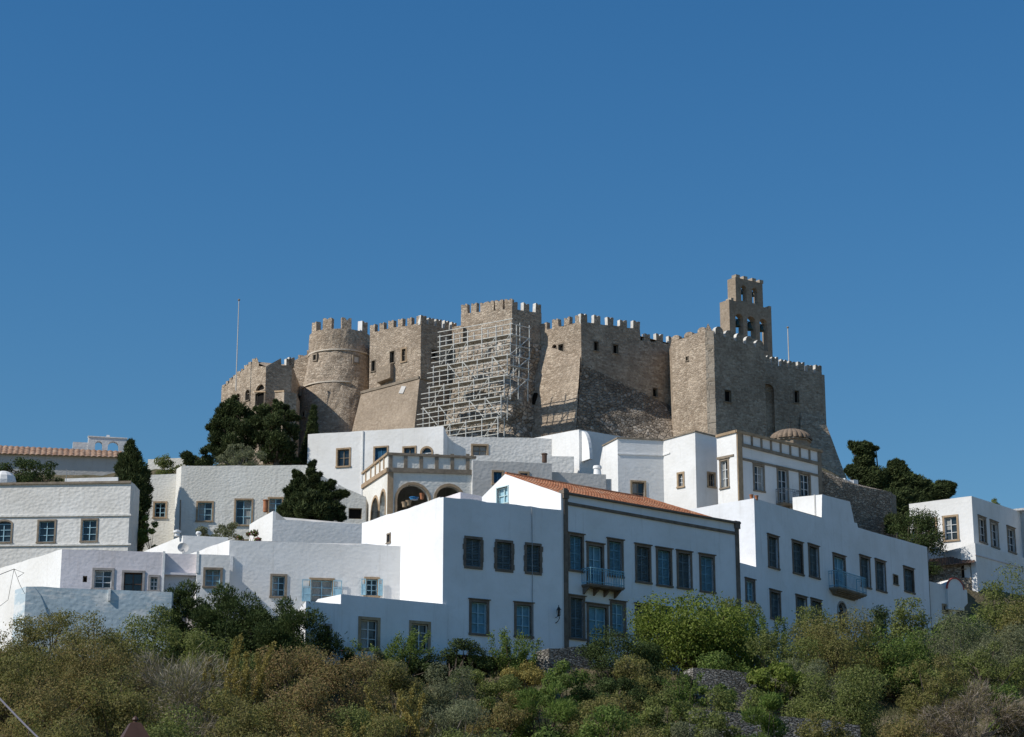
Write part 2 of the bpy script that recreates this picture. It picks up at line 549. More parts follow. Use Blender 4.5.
def make_window(parent, fc, rect, style, rise=0, kind='window', flat=False, opened=False, label=None):
    """rect is the opening incl. its surround, in facade units; returns the hole"""
    s = ST[style]
    u0, u1, z0, z1 = rect
    sw = min(s['sw'], (u1 - u0) * .24)
    hu0, hu1 = u0 + sw, u1 - sw
    hz0 = z0 + (sw * .8 if kind == 'window' else 0.0)
    hz1 = z1 - sw - s['cap'] * .5
    w, h = hu1 - hu0, hz1 - hz0
    c = (hu0 + hu1) / 2
    org = fc.pt(c, hz0)
    rs = min(rise, w / 2) if rise else 0
    sm, mats, dep = MB(), [], (.27 if s['fill'] == 'niche' else .18)
    rnd = random.Random(int(abs(c * 991 + hz0 * 77)))

    def jit(a):
        return rnd.uniform(-a, a) if s.get('ragged') else 0

    if s['sur']:
        p = .045
        if s.get('ragged'):
            nseg = 5
            for k in range(nseg):
                a, b = h * k / nseg, h * (k + 1) / nseg - .01
                sm.box(-w / 2 - sw - jit(.035) - .02, -p, a, -w / 2, .14, b)
                sm.box(w / 2, -p, a, w / 2 + sw + jit(.035) + .02, .14, b)
            sm.box(-w / 2 - sw * .7, -p - .006, h, w / 2 + sw * .7, .14, h + sw)
            sm.box(-w / 2 - sw * .75, -p - .006, -sw, w / 2 + sw * .75, .14, 0)
        elif rs:
            sm.box(-w / 2 - sw, -p, 0, -w / 2, .14, h - rs)
            sm.box(w / 2, -p, 0, w / 2 + sw, .14, h - rs)
            ar = [(x, z) for x, z in arc_pts(-w / 2, w / 2, h, rs)]
            ao = [(x, z) for x, z in arc_pts(-w / 2 - sw, w / 2 + sw, h + sw, rs + sw)]
            for q in range(len(ar) - 1):
                a, b, d, e = ar[q], ar[q + 1], ao[q + 1], ao[q]
                sm.hexa([(a[0], -p, a[1]), (b[0], -p, b[1]), (d[0], -p, d[1]), (e[0], -p, e[1]),
                         (a[0], .1, a[1]), (b[0], .1, b[1]), (d[0], .1, d[1]), (e[0], .1, e[1])])
        else:
            sm.box(-w / 2 - sw, -p, 0, -w / 2, .14, h)
            sm.box(w / 2, -p, 0, w / 2 + sw, .14, h)
            sm.box(-w / 2 - sw, -p - .004, h, w / 2 + sw, .14, h + sw)
            if s['cap']:
                sm.box(-w / 2 - sw - .07, -p - .07, h + sw, w / 2 + sw + .07, .1, h + sw + s['cap'] * .6)
        if kind == 'window' and not s.get('ragged'):
            sm.box(-w / 2 - sw - .03, -p - .05, -sw * .8, w / 2 + sw + .03, .14, 0)
        mats.append(s['sur'])
    # moving part
    if s['fill'] is None:
        o = link(kind, sm, mats, parent, org, fc.ang, local=True)
        return (hu0, hu1, z0, hz1, rs)
    fm, gm = MB(), MB()
    bw = .055 if w > .5 else .04
    y0, y1 = dep - .05, dep
    zt = h - rs
    fm.box(-w / 2, y0, 0, -w / 2 + bw, y1, zt)
    fm.box(w / 2 - bw, y0, 0, w / 2, y1, zt)
    fm.box(-w / 2 + bw, y0, 0, w / 2 - bw, y1, bw)
    fm.box(-w / 2 + bw, y0, zt - bw, w / 2 - bw, y1, zt)
    if s['cols'] == 2:
        fm.box(-bw * .55, y0 - .006, bw, bw * .55, y1, zt - bw)
    for k in range(1, s['rows']):
        z = zt * k / s['rows']
        fm.box(-w / 2 + bw, y0 + .006, z - .022, w / 2 - bw, y1, z + .022)
    fill = s['fill']
    if fill == 'louver':
        nl = max(4, int(zt / .09))
        for k in range(nl):
            z = bw + (zt - 2 * bw) * k / nl
            fm.hexa([(-w / 2 + bw, y0 + .012, z), (w / 2 - bw, y0 + .012, z), (w / 2 - bw, y1 + .02, z + .05), (-w / 2 + bw, y1 + .02, z + .05),
                     (-w / 2 + bw, y0 + .012, z + .02), (w / 2 - bw, y0 + .012, z + .02), (w / 2 - bw, y1 + .02, z + .07), (-w / 2 + bw, y1 + .02, z + .07)])
    pane = {'glass': 'glass', 'bluepane': 'wood_blue', 'louver': s['fr'], 'dark': 'dark', 'mint': 'wood_blue_light', 'niche': 'stone'}[fill]
    yb = dep + .03
    if rs:
        arc = arc_pts(-w / 2, w / 2, h, rs)
        gm.poly([(-w / 2, yb, 0), (w / 2, yb, 0)] + [(x, yb, z) for x, z in arc[::-1]])
    else:
        gm.poly([(-w / 2, yb, 0), (w / 2, yb, 0), (w / 2, yb, h), (-w / 2, yb, h)])
    if flat or not s['sur']:
        k0 = MB()
        for src, mi in ((sm, 0), (fm, 1), (gm, 2)):
            b = len(k0.v)
            k0.v += src.v
            k0.f += [tuple(i + b for i in f) for f in src.f]
            k0.mi += [mi] * len(src.f)
        o = link(kind, k0, [s['sur'] or 'dark', s['fr'], pane], parent, org, fc.ang, local=True)
    else:
        o = link(kind, sm, mats, parent, org, fc.ang, local=True)
        sub('shutter' if fill == 'louver' else ('door_leaf' if kind == 'door' else 'sash'), fm, s['fr'], o)
        if fill == 'glass' and w > .45 and rnd.random() < .45:
            cm = MB()
            sg = rnd.choice((-1, 1))
            x0, x1 = (.02, w / 2 - .02) if sg > 0 else (-w / 2 + .02, -.02)
            if rnd.random() < .4:
                x0, x1 = -w / 2 + .02, w / 2 - .02
            zc = rnd.choice((0.0, 0.0, .45)) * h
            for q in range(8):
                xa, xb = x0 + (x1 - x0) * q / 8, x0 + (x1 - x0) * (q + 1) / 8
                ya, yb_ = yb - .008 - .012 * (q % 2), yb - .008 - .012 * ((q + 1) % 2)
                cm.poly([(xa, ya, zc + .03), (xb, yb_, zc + .03), (xb, yb_, h - rs - .03), (xa, ya, h - rs - .03)])
            sub('curtain', cm, 'curtain', o)
        sub('louver_backing' if fill == 'louver' else ('door_panel' if kind == 'door' else 'glass'), gm, pane, o)
        if opened:
            for sg in (-1, 1):
                lf = MB()
                x0 = sg * (w / 2 + sw * .3)
                x1 = sg * (w / 2 + sw * .3 + w * .42)
                a, b = min(x0, x1), max(x0, x1)
                lf.box(a, -.13, 0, a + .05, -.09, h)
                lf.box(b - .05, -.13, 0, b, -.09, h)
                for k in range(4):
                    z = (h - .05) * k / 3
                    lf.box(a + .05, -.128, z, b - .05, -.092, z + .05)
                lf.box(a + .05, -.118, .05, b - .05, -.1, h * .62)
                sub('open_shutter', lf, 'wood_blue_light', o)
    if label:
        o['label'] = label
    return (hu0, hu1, hz0, hz1, rs)


class House:
    """a building seen from the front: a chain of facades left to right, closed behind"""

    def __init__(s, name, label, cat, group=None, root=None, part='wall'):
        s.name, s.label, s.cat, s.group, s.root, s.part = name, label, cat, group, root, part

    def shell(s, corners, angles, anchor, foot, back=(0, 7), mat='white_wall', tops={}, wins=(), rough=.03, reveal=.22, roof='roof_grey', flat=False,
              parapet=None, step=.8, parent_to_wall=False, part=None, fmi={}, cap_top=False):
        s.part = part or s.part
        i0, D = anchor
        n = len(corners)
        P = [None] * n
        P[i0] = at(*corners[i0], D)
        for i in range(i0 + 1, n):
            P[i] = hit(P[i - 1], R(angles[i - 1]), *corners[i])
        for i in range(i0 - 1, -1, -1):
            P[i] = hit(P[i + 1], R(angles[i]), *corners[i])
        z0 = at(corners[i0][0], foot, D).z if foot > 0 else -foot
        s.P, s.z0 = P, z0
        s.faces = [Face(P[i], P[i + 1], z0) for i in range(n - 1)]
        for i, pl in tops.items():
            s.faces[i].top = [s.faces[i].top[0]] + [s.faces[i].uv(*q) for q in pl] + [s.faces[i].top[-1]]
        if s.root is None:
            c = sum((Vector((p.x, p.y, 0)) for p in P), Vector()) / n
            s.root = thing(s.name, s.label, s.cat, (c.x, c.y, z0), s.group)
        mb = MB()
        top = []
        wall = None
        holes = {}
        pend = []
        for w in wins:
            k, x0, x1, y0, y1, st = w[:6]
            kw = w[6] if len(w) > 6 else {}
            holes.setdefault(k, [])
            pend.append((k, s.faces[k].rect(x0, x1, y0, y1), st, kw))
        par = s.root
        if parent_to_wall:
            # part object first so that its openings become sub-parts
            wall = link(s.part, MB(), mat, s.root)
            par = wall
        for k, rc, st, kw in pend:
            kw = dict(kw)
            if flat:
                kw['flat'] = True
            holes[k].append(make_window(par, s.faces[k], rc, st, **kw))
        for i, f in enumerate(s.faces):
            tp = wall_face(mb, f, holes.get(i, []), reveal, rough, step, fmi.get(i, 0), fmi.get(i, 0))
            top += tp if not top else tp[1:]
        if back == 'rect':
            B1, B0 = P[-1] + (P[0] - P[1]), P[0].copy()
            B1.z = P[-1].z
        else:
            bk = Vector((back[0], back[1], 0))
            B1, B0 = P[-1] + bk, P[0] + bk
        z = Vector((0, 0, 1))

        def low(p):
            return Vector((p.x, p.y, z0))

        mb.poly([low(P[-1]), low(B1), B1, P[-1]])
        mb.poly([low(B1), low(B0), B0, B1])
        if back != 'rect':
            mb.poly([low(B0), low(P[0]), P[0], B0])
        if parent_to_wall:
            me = mb.mesh(s.part, mlist(mat), ORG[wall.name])
            old = wall.data
            wall.data = me
            bpy.data.meshes.remove(old)
            s.wall = wall
        else:
            s.wall = link(s.part, mb, mat, s.root)
        if roof:
            loop = (P if tops and not cap_top else top) + ([B1] if back == 'rect' else [B1, B0])
            rb = MB()
            off = Vector((0, 0, -.004))
            for tri in tessellate_polygon([[Vector((p.x, p.y, 0)) for p in loop]]):
                rb.poly([loop[j] + off for j in tri])
            link('roof', rb, roof, s.wall if parent_to_wall else s.root)
        s.back = (B0, B1)
        return s

    def strip(s, k, a, b, h, d=.06, mat='trim_brown', name='string_course', vertical=False, parent=None, ext=0):
        """a band on facade k from pixel a to pixel b (its upper edge); vertical: h is the width"""
        f = s.faces[k]
        (u0, z0), (u1, z1) = f.uv(*a), f.uv(*b)
        u0 -= ext
        u1 += ext
        mb = MB()
        P = f.pt
        if vertical:
            mb.hexa([P(u0, z1, -.03), P(u0 + h, z1, -.03), P(u0 + h, z1, d), P(u0, z1, d), P(u0, z0, -.03), P(u0 + h, z0, -.03), P(u0 + h, z0, d), P(u0, z0, d)])
        else:
            mb.hexa([P(u0, z0 - h, -.03), P(u1, z1 - h, -.03), P(u1, z1 - h, d), P(u0, z0 - h, d), P(u0, z0, -.03), P(u1, z1, -.03), P(u1, z1, d), P(u0, z0, d)])
        return link(name, mb, mat, parent or s.root)

    def balcony(s, k, x0, x1, yf, yr, depth=.85, rail='iron_blue', slab='trim_brown', nb=4, corbel=False):
        """slab with its upper face at pixel row yf, rail top at row yr"""
        f = s.faces[k]
        cx = (x0 + x1) / 2
        u0, u1 = f.uv(x0, yf)[0], f.uv(x1, yf)[0]
        zf, zr = f.uv(cx, yf)[1], f.uv(cx, yr)[1]
        w, h = u1 - u0, zr - zf
        org = f.pt((u0 + u1) / 2, zf)
        sb = MB()
        sb.box(-w / 2, -depth, -.10, w / 2, 0, 0)
        sb.box(-w / 2 + .05, -depth + .05, -.16, w / 2 - .05, 0, -.10)
        if corbel:
            for q in range(1, 5):
                sb.box(-w / 2 + .1 * q + .1, -depth + .17 * q, -.16 - .075 * q, w / 2 - .1 * q - .1, 0, -.16 - .075 * (q - 1))
        o = link('balcony', sb, slab, s.root, org, f.ang, local=True)
        rb = MB()
        m = .04
        cs = [(-w / 2 + m, 0), (-w / 2 + m, -depth + m), (w / 2 - m, -depth + m), (w / 2 - m, 0)]
        for z, r in ((h, .034), (.12, .024), (h * .86, .018)):
            for (xa, ya), (xb, yb) in zip(cs, cs[1:]):
                rb.tube([(xa, ya, z), (xb, yb, z)], r, 5)
        for (xa, ya), (xb, yb) in zip(cs, cs[1:]):
            ln = math.hypot(xb - xa, yb - ya)
            nn = max(2, int(ln / .19))
            for q in range(nn + 1):
                t = q / nn
                rb.tube([(xa + (xb - xa) * t, ya + (yb - ya) * t, 0), (xa + (xb - xa) * t, ya + (yb - ya) * t, h)], .019 if 0 < q < nn else .03, 4)
        sub('railing', rb, rail, o)
        if not corbel:
            for q in range(nb):
                x = -w / 2 + .12 + (w - .24) * q / max(1, nb - 1)
                br = MB()
                br.hexa([(x - .035, -.08, -.55), (x + .035, -.08, -.55), (x + .035, 0, -.55), (x - .035, 0, -.55),
                         (x - .035, -depth * .8, -.165), (x + .035, -depth * .8, -.165), (x + .035, 0, -.165), (x - .035, 0, -.165)])
                sub('bracket', br, slab, o)
        return o


def tile_slope(mb, A, B, C, D, period=.24, amp=.05, rows=10):
    """A-B eave, D-C ridge; barrel tiles running up the slope"""
    L = (B - A).length
    n = max(4, int(L / period)) * 6
    nrm = (B - A).cross(D - A).normalized()
    k = len(mb.v)
    rr = rows * 2
    for j in range(rr + 1):
        t = (j // 2 + (j % 2) * .96) / rows if j < rr else 1.0
        lift = .03 * (1 - (j % 2)) if 0 < j < rr else 0
        for i in range(n + 1):
            u = i / n
            p = (A.lerp(B, u)).lerp(D.lerp(C, u), t)
            ph = u * L / period * 2 * math.pi
            w = amp * abs(math.sin(ph / 2)) + lift + .012 * noise.noise(p * 2.3)
            mb.v.append(tuple(p + nrm * w))
    for j in range(rr):
        for i in range(n):
            a = k + j * (n + 1) + i
            mb.f.append((a, a + 1, a + n + 2, a + n + 1))
            mb.mi.append(0)
# ================================================================== houses
def pot_at(name, label, cat, px, py, D, r, h, mat, prof=None, group=None):
    """a small turned thing standing with its foot at the pixel"""
    p = at(px, py, D)
    mb = MB()
    prof = prof or [(0, 0), (r * .7, 0), (r * .8, h * .5), (r, h * .85), (r * 1.1, h), (r * .85, h), (r * .8, h * .8), (0, h * .8)]
    mb.lathe(prof, n=12)
    return tag(link(name, mb, mat, None, p, local=True, smooth=False), label, cat, group)


# --- mansion with tiled roof
H1 = House('mansion', 'two-storey white mansion with brown corner pilasters, tiled roof and small blue balcony', 'house')
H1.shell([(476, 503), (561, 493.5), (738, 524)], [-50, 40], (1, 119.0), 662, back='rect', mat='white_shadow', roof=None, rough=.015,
         tops={0: [(505, 474)]},
         wins=[(1, 568, 583.7, 533, 572, 'blue_shut'), (1, 586.5, 604, 542.5, 587, 'blue_door', dict(kind='door')), (1, 607.3, 623.3, 538.6, 577.5, 'blue_shut'),
               (1, 635, 651, 544, 583.5, 'dark_shut'), (1, 656, 672, 547.5, 587, 'blue_shut'), (1, 676.6, 692, 550.5, 589.5, 'dark_shut'),
               (1, 699.3, 714.8, 554, 593, 'blue_shut'),
               (1, 568.7, 585, 595, 640, 'dark_shut'), (1, 586.6, 608.4, 603.5, 647, 'blue_door', dict(kind='door')), (1, 610, 626, 600.5, 636, 'blue_sash'),
               (1, 635, 651, 603.5, 641, 'dark_shut'), (1, 656, 672, 606, 643, 'blue_shut'), (1, 699.3, 714.8, 610, 645, 'dark_shut'),
               (0, 496.5, 508.7, 486.5, 504, 'mint')])
f = H1.faces[1]
H1.strip(1, (563.2, 488), (563.2, 654), .30, .07, 'trim_brown', 'pilaster', True)
H1.strip(1, (734.6, 522), (734.6, 640), .30, .07, 'trim_brown', 'pilaster', True)
H1.strip(1, (562, 491.6), (739.2, 522.5), .12, .16, 'trim_brown', 'cornice')
H1.strip(1, (567.5, 502), (735, 532), .17, .08, 'trim_brown', 'string_course')
for (a, b) in ((562.2, 489.5), (734, 520.5)):
    u, z = f.uv(a, b)
    mb = MB()
    q = lambda uu, zz, o: f.pt(uu, zz, o)
    mb.hexa([q(u, z - .5, -.3), q(u + .42, z - .5, -.3), q(u + .42, z - .5, .13), q(u, z - .5, .13), q(u, z - .02, -.3), q(u + .42, z - .02, -.3), q(u + .42, z - .02, .13), q(u, z - .02, .13)])
    link('capital', mb, 'trim_brown', H1.root)
H1.balcony(1, 581.4, 615.5, 587.0, 571.5, .8, 'iron_blue', 'trim_brown', 4)
P0, P1, P2 = H1.P
Bk = H1.back[0]
inn = -f.n
pk = H1.faces[0].pt(*H1.faces[0].top[1])
eA, eB = P1 + inn * .25 + Vector((0, 0, -.12)), P2 + inn * .25 + Vector((0, 0, -.12))
R0 = pk + f.d * .05
R1 = pk + f.d * (f.L - 3.3)
rb = MB()
eB2, eC = P2 + (Bk - P2) * 1.0, P0.copy()
tile_slope(rb, eA, eB, R1, R0, .26, .06, 12)
tile_slope(rb, eB, eB2, R1, R1 + f.d * .01, .26, .06, 12)
tile_slope(rb, eB2, eC, R0, R1, .26, .06, 12)
rb.tube([R0 + Vector((0, 0, .03)), R1 + Vector((0, 0, .03))], .12, 8)
rb.tube([R1 + Vector((0, 0, .03)), eB + Vector((0, 0, .05))], .11, 8)
roof = link('roof', rb, 'tiles', H1.root)

# --- west wing, blue in shade
H2 = House('wing_house', 'white plain house with three dark ragged-edged shutters upstairs and a low flat extension', 'house')
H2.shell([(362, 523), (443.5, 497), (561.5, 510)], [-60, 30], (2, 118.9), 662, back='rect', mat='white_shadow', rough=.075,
         wins=[(1, 463.5, 483, 536.5, 568.5, 'dark_irregular'), (1, 494.5, 513.5, 540, 571.5, 'dark_irregular'), (1, 524.2, 542, 543, 574.2, 'dark_irregular'),
               (1, 469, 489, 599, 635.7, 'blue_sash'), (1, 514, 533, 602, 638, 'blue_sash'), (0, 387, 391, 533, 543.5, 'slot')])
Pc = H2.P[1]
ext = House(None, None, None, root=H2.root)
Pe = hit(Pc, R(30), 443.2, 604) + Vector((math.sin(R(30)), -math.cos(R(30)), 0)) * -.015
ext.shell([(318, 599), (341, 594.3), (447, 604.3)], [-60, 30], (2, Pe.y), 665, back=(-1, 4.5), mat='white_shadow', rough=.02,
          wins=[(1, 358, 380, 617, 650.5, 'white_sand'), (1, 409, 430.5, 621, 652, 'white_sand')])
ext2 = House(None, None, None, root=H2.root)
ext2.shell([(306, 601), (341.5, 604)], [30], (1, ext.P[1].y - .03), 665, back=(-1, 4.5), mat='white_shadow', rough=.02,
           wins=[(0, 322, 331.5, 623.5, 655, 'brown_door', dict(kind='door'))])
blk = House(None, None, None, root=H2.root)
blk.shell([(444.5, 497.3), (460.5, 492), (482, 496.2)], [-60, 30], (1, 122.3), 515, back=(-1.5, 2.5), mat='white_pink', rough=.02)
f = H2.faces[1]
mb = MB()
ua = f.uv(531.5, 520)[0]
mb.tube([f.pt(ua, f.ztop(ua) - .05, .03), f.pt(ua + .02, f.uv(531.5, 570)[1], .06), f.pt(ua, f.uv(531.5, 655)[1], .03)], .02, 5)
link('wall_cable', mb, 'iron_grey', H2.root)
# wall lantern
f = H2.faces[1]
u, z = f.uv(555.5, 623)
_, zt_ = f.uv(555.5, 606)
root = thing('wall_lantern', 'black iron lantern on a scrolled bracket fixed to the shaded white wall', 'lantern', f.pt(u, z))
mb = MB()
o0 = f.pt(u, z) - Vector()
P = lambda a, b, c: f.pt(u + a, z + c, b)
mb.tube([P(0, 0, 0), P(0, .25, .05), P(0, .42, .2), P(0, .40, .34), P(0, .34, .36)], .025, 6)
mb.tube([P(0, 0, .3), P(0, .36, .36)], .02, 6)
link('bracket', mb, 'iron_dark', root)
H_ = zt_ - z
mb = MB()
for r0, z0_, r1, z1_ in ((.09, .36, .13, .40), (.17, .74 * H_, .03, .92 * H_), (.03, .92 * H_, .03, H_)):
    mb.tube([P(0, .36, z0_), P(0, .36, z1_)], [r0, r1], 4)
for a in range(4):
    t_ = math.pi / 4 + a * math.pi / 2
    mb.tube([P(.09 * math.cos(t_), .36 + .09 * math.sin(t_), .4), P(.14 * math.cos(t_), .36 + .14 * math.sin(t_), .74 * H_)], .014, 4)
lt = link('lantern_cage', mb, 'iron_dark', root)
mb = MB()
mb.tube([P(0, .36, .4), P(0, .36, .73 * H_)], [.075, .12], 4)
link('lantern_glass', mb, 'glass', root)

# --- long blue-shaded house on the slope
H14 = House('long_house', 'long white house with a row of dark shutters, blue balcony and a raised roof room', 'house')
Yc = 134.0
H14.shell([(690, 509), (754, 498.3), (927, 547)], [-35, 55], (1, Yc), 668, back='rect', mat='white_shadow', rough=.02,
          tops={1: [(821.6, 518), (822, 494.3), (850, 501.7), (850.5, 522), (857, 523), (858, 527.5), (866, 530)]},
          wins=[(1, 767.7, 778.7, 535, 568.8, 'dark_shut'), (1, 792.2, 803, 541, 574.7, 'dark_shut'), (1, 808.4, 819, 544.7, 578.2, 'dark_shut'),
                (1, 833.2, 845.7, 554.5, 590.5, 'blue_door', dict(kind='door')), (1, 860, 870.3, 556, 588, 'dark_shut'), (1, 875.4, 885.7, 560, 591.8, 'dark_shut'),
                (1, 893, 898, 574.5, 585.2, 'slot'), (1, 903.7, 914, 567.3, 593, 'dark_shut'),
                (1, 769.8, 780.7, 590, 620, 'dark_shut'), (1, 796, 807, 595.5, 627, 'dark_shut'),
                (1, 811, 821.6, 599, 630, 'dark_shut'), (1, 837.2, 847.2, 601, 632, 'brown_door', dict(kind='door', rise=2)),
                (1, 875.4, 886, 612, 640, 'dark_shut')])
H14.balcony(1, 829, 857, 591.5, 575.5, .75, 'iron_blue', 'trim_grey', 4, corbel=True)
f = H14.faces[1]
main = H14
lowx = House(None, None, None, root=H14.root)
Pl = hit(H14.P[1], R(55), 756.5, 566.5) + f.n * .02
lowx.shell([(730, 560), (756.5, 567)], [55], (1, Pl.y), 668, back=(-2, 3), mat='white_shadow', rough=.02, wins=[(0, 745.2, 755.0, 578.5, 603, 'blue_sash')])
rr_ = House(None, None, None, root=H14.root)
Pm = f.pt(f.uv(822.2, 494.5)[0], f.uv(822.2, 494.5)[1], -.07)
rr_.shell([(792.5, 497.4), (822.2, 494.5), (849.8, 501.9)], [-35, 55], (1, Pm.y), 530, back='rect', mat='white_smooth', rough=.02, part='roof_room')
rr_.strip(0, (814, 494.8), (814, 516), .10, .04, 'roof_grey', 'downpipe', True)
mb = MB()
a, b = f.pt(f.L + .03, f.z0, -.1), f.pt(f.L + .03, f.ztop(f.L) - .02, -.1)
mb.tube([a, b], .12, 6)
link('corner_pipe', mb, 'trim_brown', H14.root)
for k, (px, py) in enumerate(((751.5, 499.2), (756.5, 500.2))):
    pot_at('clay_pot', ('small orange clay pot at the outer left corner of the long house roof', 'small orange clay pot just right of the other on the long house parapet')[k],
           'pot', px, py, H14.P[1].y + .3, .13, .3, 'terracotta', group='clay pots on the long house parapet')

# --- white row house with light blue windows
H3 = House('row_house', 'white house with three light blue windows, two of them with shutters swung open', 'house')
H3.shell([(184, 555.5), (229.6, 540), (401, 546.2)], [-60, 11], (2, hit(H2.P[1], R(-60), 400.6, 546).y), 625, back='rect', mat='white_wall', rough=.07,
         wins=[(1, 270, 287, 574, 598, 'lblue_grey'), (1, 309, 334.5, 578, 604, 'lblue_sand', dict(opened=True)), (1, 364, 379.5, 577, 597.5, 'lblue_sand', dict(opened=True))])
H3.strip(1, (230.2, 556), (230.2, 606), .16, .14, 'white_wall', 'downpipe', True)
# --- pinkish low row
H4 = House('pink_row', 'low pinkish white house with a brown door between two windows above a blue terrace wall', 'house')
H4.shell([(-45, 582), (62, 549.3), (163.5, 552.2)], [-55, 8], (1, 113.6), 640, back=(-2, 4), mat=['white_pink', 'white_smooth'], fmi={0: 1}, rough=.05,
         wins=[(1, 92, 114, 568, 590, 'white_plain'), (1, 121.5, 144.5, 570.5, 595, 'brown_door', dict(kind='door')), (1, 148, 159.8, 575, 592, 'white_plain'),
               (1, 82.7, 87.2, 575.8, 582.2, 'bare')])
yb_ = H4.P[2].y
h4b = House(None, None, None, root=H4.root)
h4b.shell([(163, 553.2), (199, 554.3)], [8], (0, yb_ + .35), 640, back=(-1, 4), mat='white_pink', rough=.03)
h4c = House(None, None, None, root=H4.root)
h4c.shell([(197.5, 554.2), (230.3, 555.3)], [8], (0, yb_ + .35 - .1), 640, back=(-1, 3.5), mat='white_wall', rough=.03,
          wins=[(0, 203, 222.5, 567.5, 588, 'lblue_grey')])
h4b.strip(0, (163.2, 552.5), (163.2, 605), .12, .4, 'white_smooth', 'pier', True)
h4b.strip(0, (196.8, 552.5), (196.8, 574), .14, .4, 'white_smooth', 'pier', True)
h4b.strip(0, (164, 573), (197, 574), .12, .3, 'white_pink', 'ledge')
H4B = House('roof_block', 'small white flat-roofed block behind the satellite dish', 'house')
H4B.shell([(140, 553), (183, 535.5), (228, 537.3)], [-57, 6], (1, 128.0), 575, back='rect', mat='white_smooth', rough=.02)
pot_at('vent_cap', 'white ball-shaped vent cap on the edge of the small flat-roofed block', 'vent', 198.5, 536.6, 128.3, .14, .32, 'white_smooth',
       [(0, 0), (.09, 0), (.09, .08), (.16, .14), (.18, .22), (.13, .31), (0, .34)])
pot_at('vent_cap', 'white square-topped vent beside the foot of the cream wall corner', 'vent', 177, 536.4, 128.2, .2, .4, 'white_smooth',
       [(0, 0), (.16, 0), (.16, .2), (.24, .22), (.24, .34), (.1, .4), (0, .4)])
# satellite dish
p = at(182.5, 553.5, 115.6)
root = thing('satellite_dish', 'round grey satellite dish on the parapet of the low pinkish house', 'satellite dish', p)
mb = MB()
mb.tube([(0, .12, 0), (0, .12, .34)], .025, 6)
mb.tube([(0, .12, .3), (.02, -.22, .12)], .012, 5)
link('mast', mb, 'iron_grey', root, p, local=True)
mb = MB()
nrm = Vector((.25, -.9, .35)).normalized()
a = nrm.orthogonal().normalized()
b = nrm.cross(a)
c = Vector((0, .08, .30))
for i in range(6):
    for j in range(20):
        rr0, rr1 = .31 * i / 6, .31 * (i + 1) / 6
        t0, t1 = 2 * math.pi * j / 20, 2 * math.pi * (j + 1) / 20
        q = lambda r, t: c + a * r * math.cos(t) + b * r * math.sin(t) + nrm * r * r * .9
        mb.poly([q(rr0, t0), q(rr1, t0), q(rr1, t1), q(rr0, t1)])
link('reflector', mb, 'plaster_grey', root, p, local=True)
mb = MB()
mb.box(-.04, -.27, .08, .07, -.19, .16)
link('receiver', mb, 'iron_grey', root, p, local=True)
# terrace wall
TW = House('terrace_wall', 'blue washed terrace wall with peeling paint in front of the low pinkish house', 'wall')
TW.shell([(15, 590), (26, 586.6), (172, 592.2)], [-55, 10], (1, 110.5), 660, back=(0, .5), mat='plaster_blue', rough=.05, roof='plaster_blue')
TW.strip(1, (108.5, 589), (108.5, 601), .12, .12, 'white_smooth', 'drain_pipe', True)

# --- grand house far left
H5 = House('stone_string_house', 'large whitewashed rubble house with three tall windows and two thin string courses', 'house')
H5.shell([(-90, 485), (131, 481.8), (134.5, 484)], [-5, 78], (1, 147.0), 590, back=(0, 2.2), mat='white_rubble', rough=.03,
         wins=[(0, -6, 12.6, 519.5, 543.3, 'lblue_grey', dict(rise=.18)), (0, 37, 56, 519.5, 543.3, 'lblue_grey'), (0, 80.5, 98, 518.5, 542.3, 'lblue_grey')])
H5.strip(0, (-88, 484.2), (131.5, 481), .16, .12, 'trim_grey', 'coping')
H5.strip(0, (-88, 516.5), (131.3, 514), .13, .09, 'white_rubble', 'string_course')
H5.strip(0, (-88, 545.8), (131.3, 543.5), .12, .09, 'white_rubble', 'string_course')
pw = House('roof_parapet', 'low white parapet strip behind the grand left house, left of the cypress', 'wall')
pw.shell([(65, 478.5), (118, 477)], [-4], (0, 152.5), 492, back=(0, .4), mat='white_smooth')
pot_at('roof_dome', 'white rounded vault rising behind the roof edge at far left', 'dome', 3, 486, 153, .9, 1.1, 'white_smooth',
       [(.95, 0), (.95, .35), (.85, .7), (.6, .95), (.3, 1.08), (0, 1.12)])
p = at(66, 483, 152)
mb = MB()
mb.tube([(0, 0, 0), (0, 0, 1.1)], .02, 5)
mb.tube([(-.05, 0, .75), (.65, 0, .82)], .015, 5)
for q in range(5):
    mb.tube([(.1 + q * .12, 0, .62), (.1 + q * .12, 0, .95)], .01, 4)
tag(link('tv_antenna', mb, 'iron_grey', None, p, local=True), 'thin grey television antenna on the roof of the grand left house', 'antenna')

# --- cream house behind the tall cypress
H6 = House('cream_house', 'cream whitewashed rubble house with buttressed corner and three blue-paned windows', 'house')
H6.shell([(176.5, 469), (181.5, 466), (310, 465)], [-55, 3], (1, 155.0), 560, back=(0, 6), mat='white_cream', rough=.04,
         wins=[(1, 196, 213.5, 501, 522, 'lblue_sand'), (1, 234, 253, 498.5, 526, 'lblue_sand'), (1, 267.5, 283.5, 497, 514, 'lblue_sand')])
h6l = House(None, None, None, root=H6.root)
h6l.shell([(146, 475), (181, 473.6)], [0], (1, 157.5), 560, back=(0, 5), mat='white_cream', rough=.03, wins=[(0, 153, 167, 501.3, 518.5, 'lblue_sand')])
h6r = House(None, None, None, root=H6.root)
h6r.shell([(309, 466), (347, 493)], [28], (0, 155.1), 560, back=(0, 3), mat='white_cream', rough=.03, part='stair_wall')
mb = MB()
mb.tube([at(180.5, 500, 154.6), at(179.8, 534, 154.2)], .06, 6)
link('downpipe', mb, 'trim_grey', H6.root)
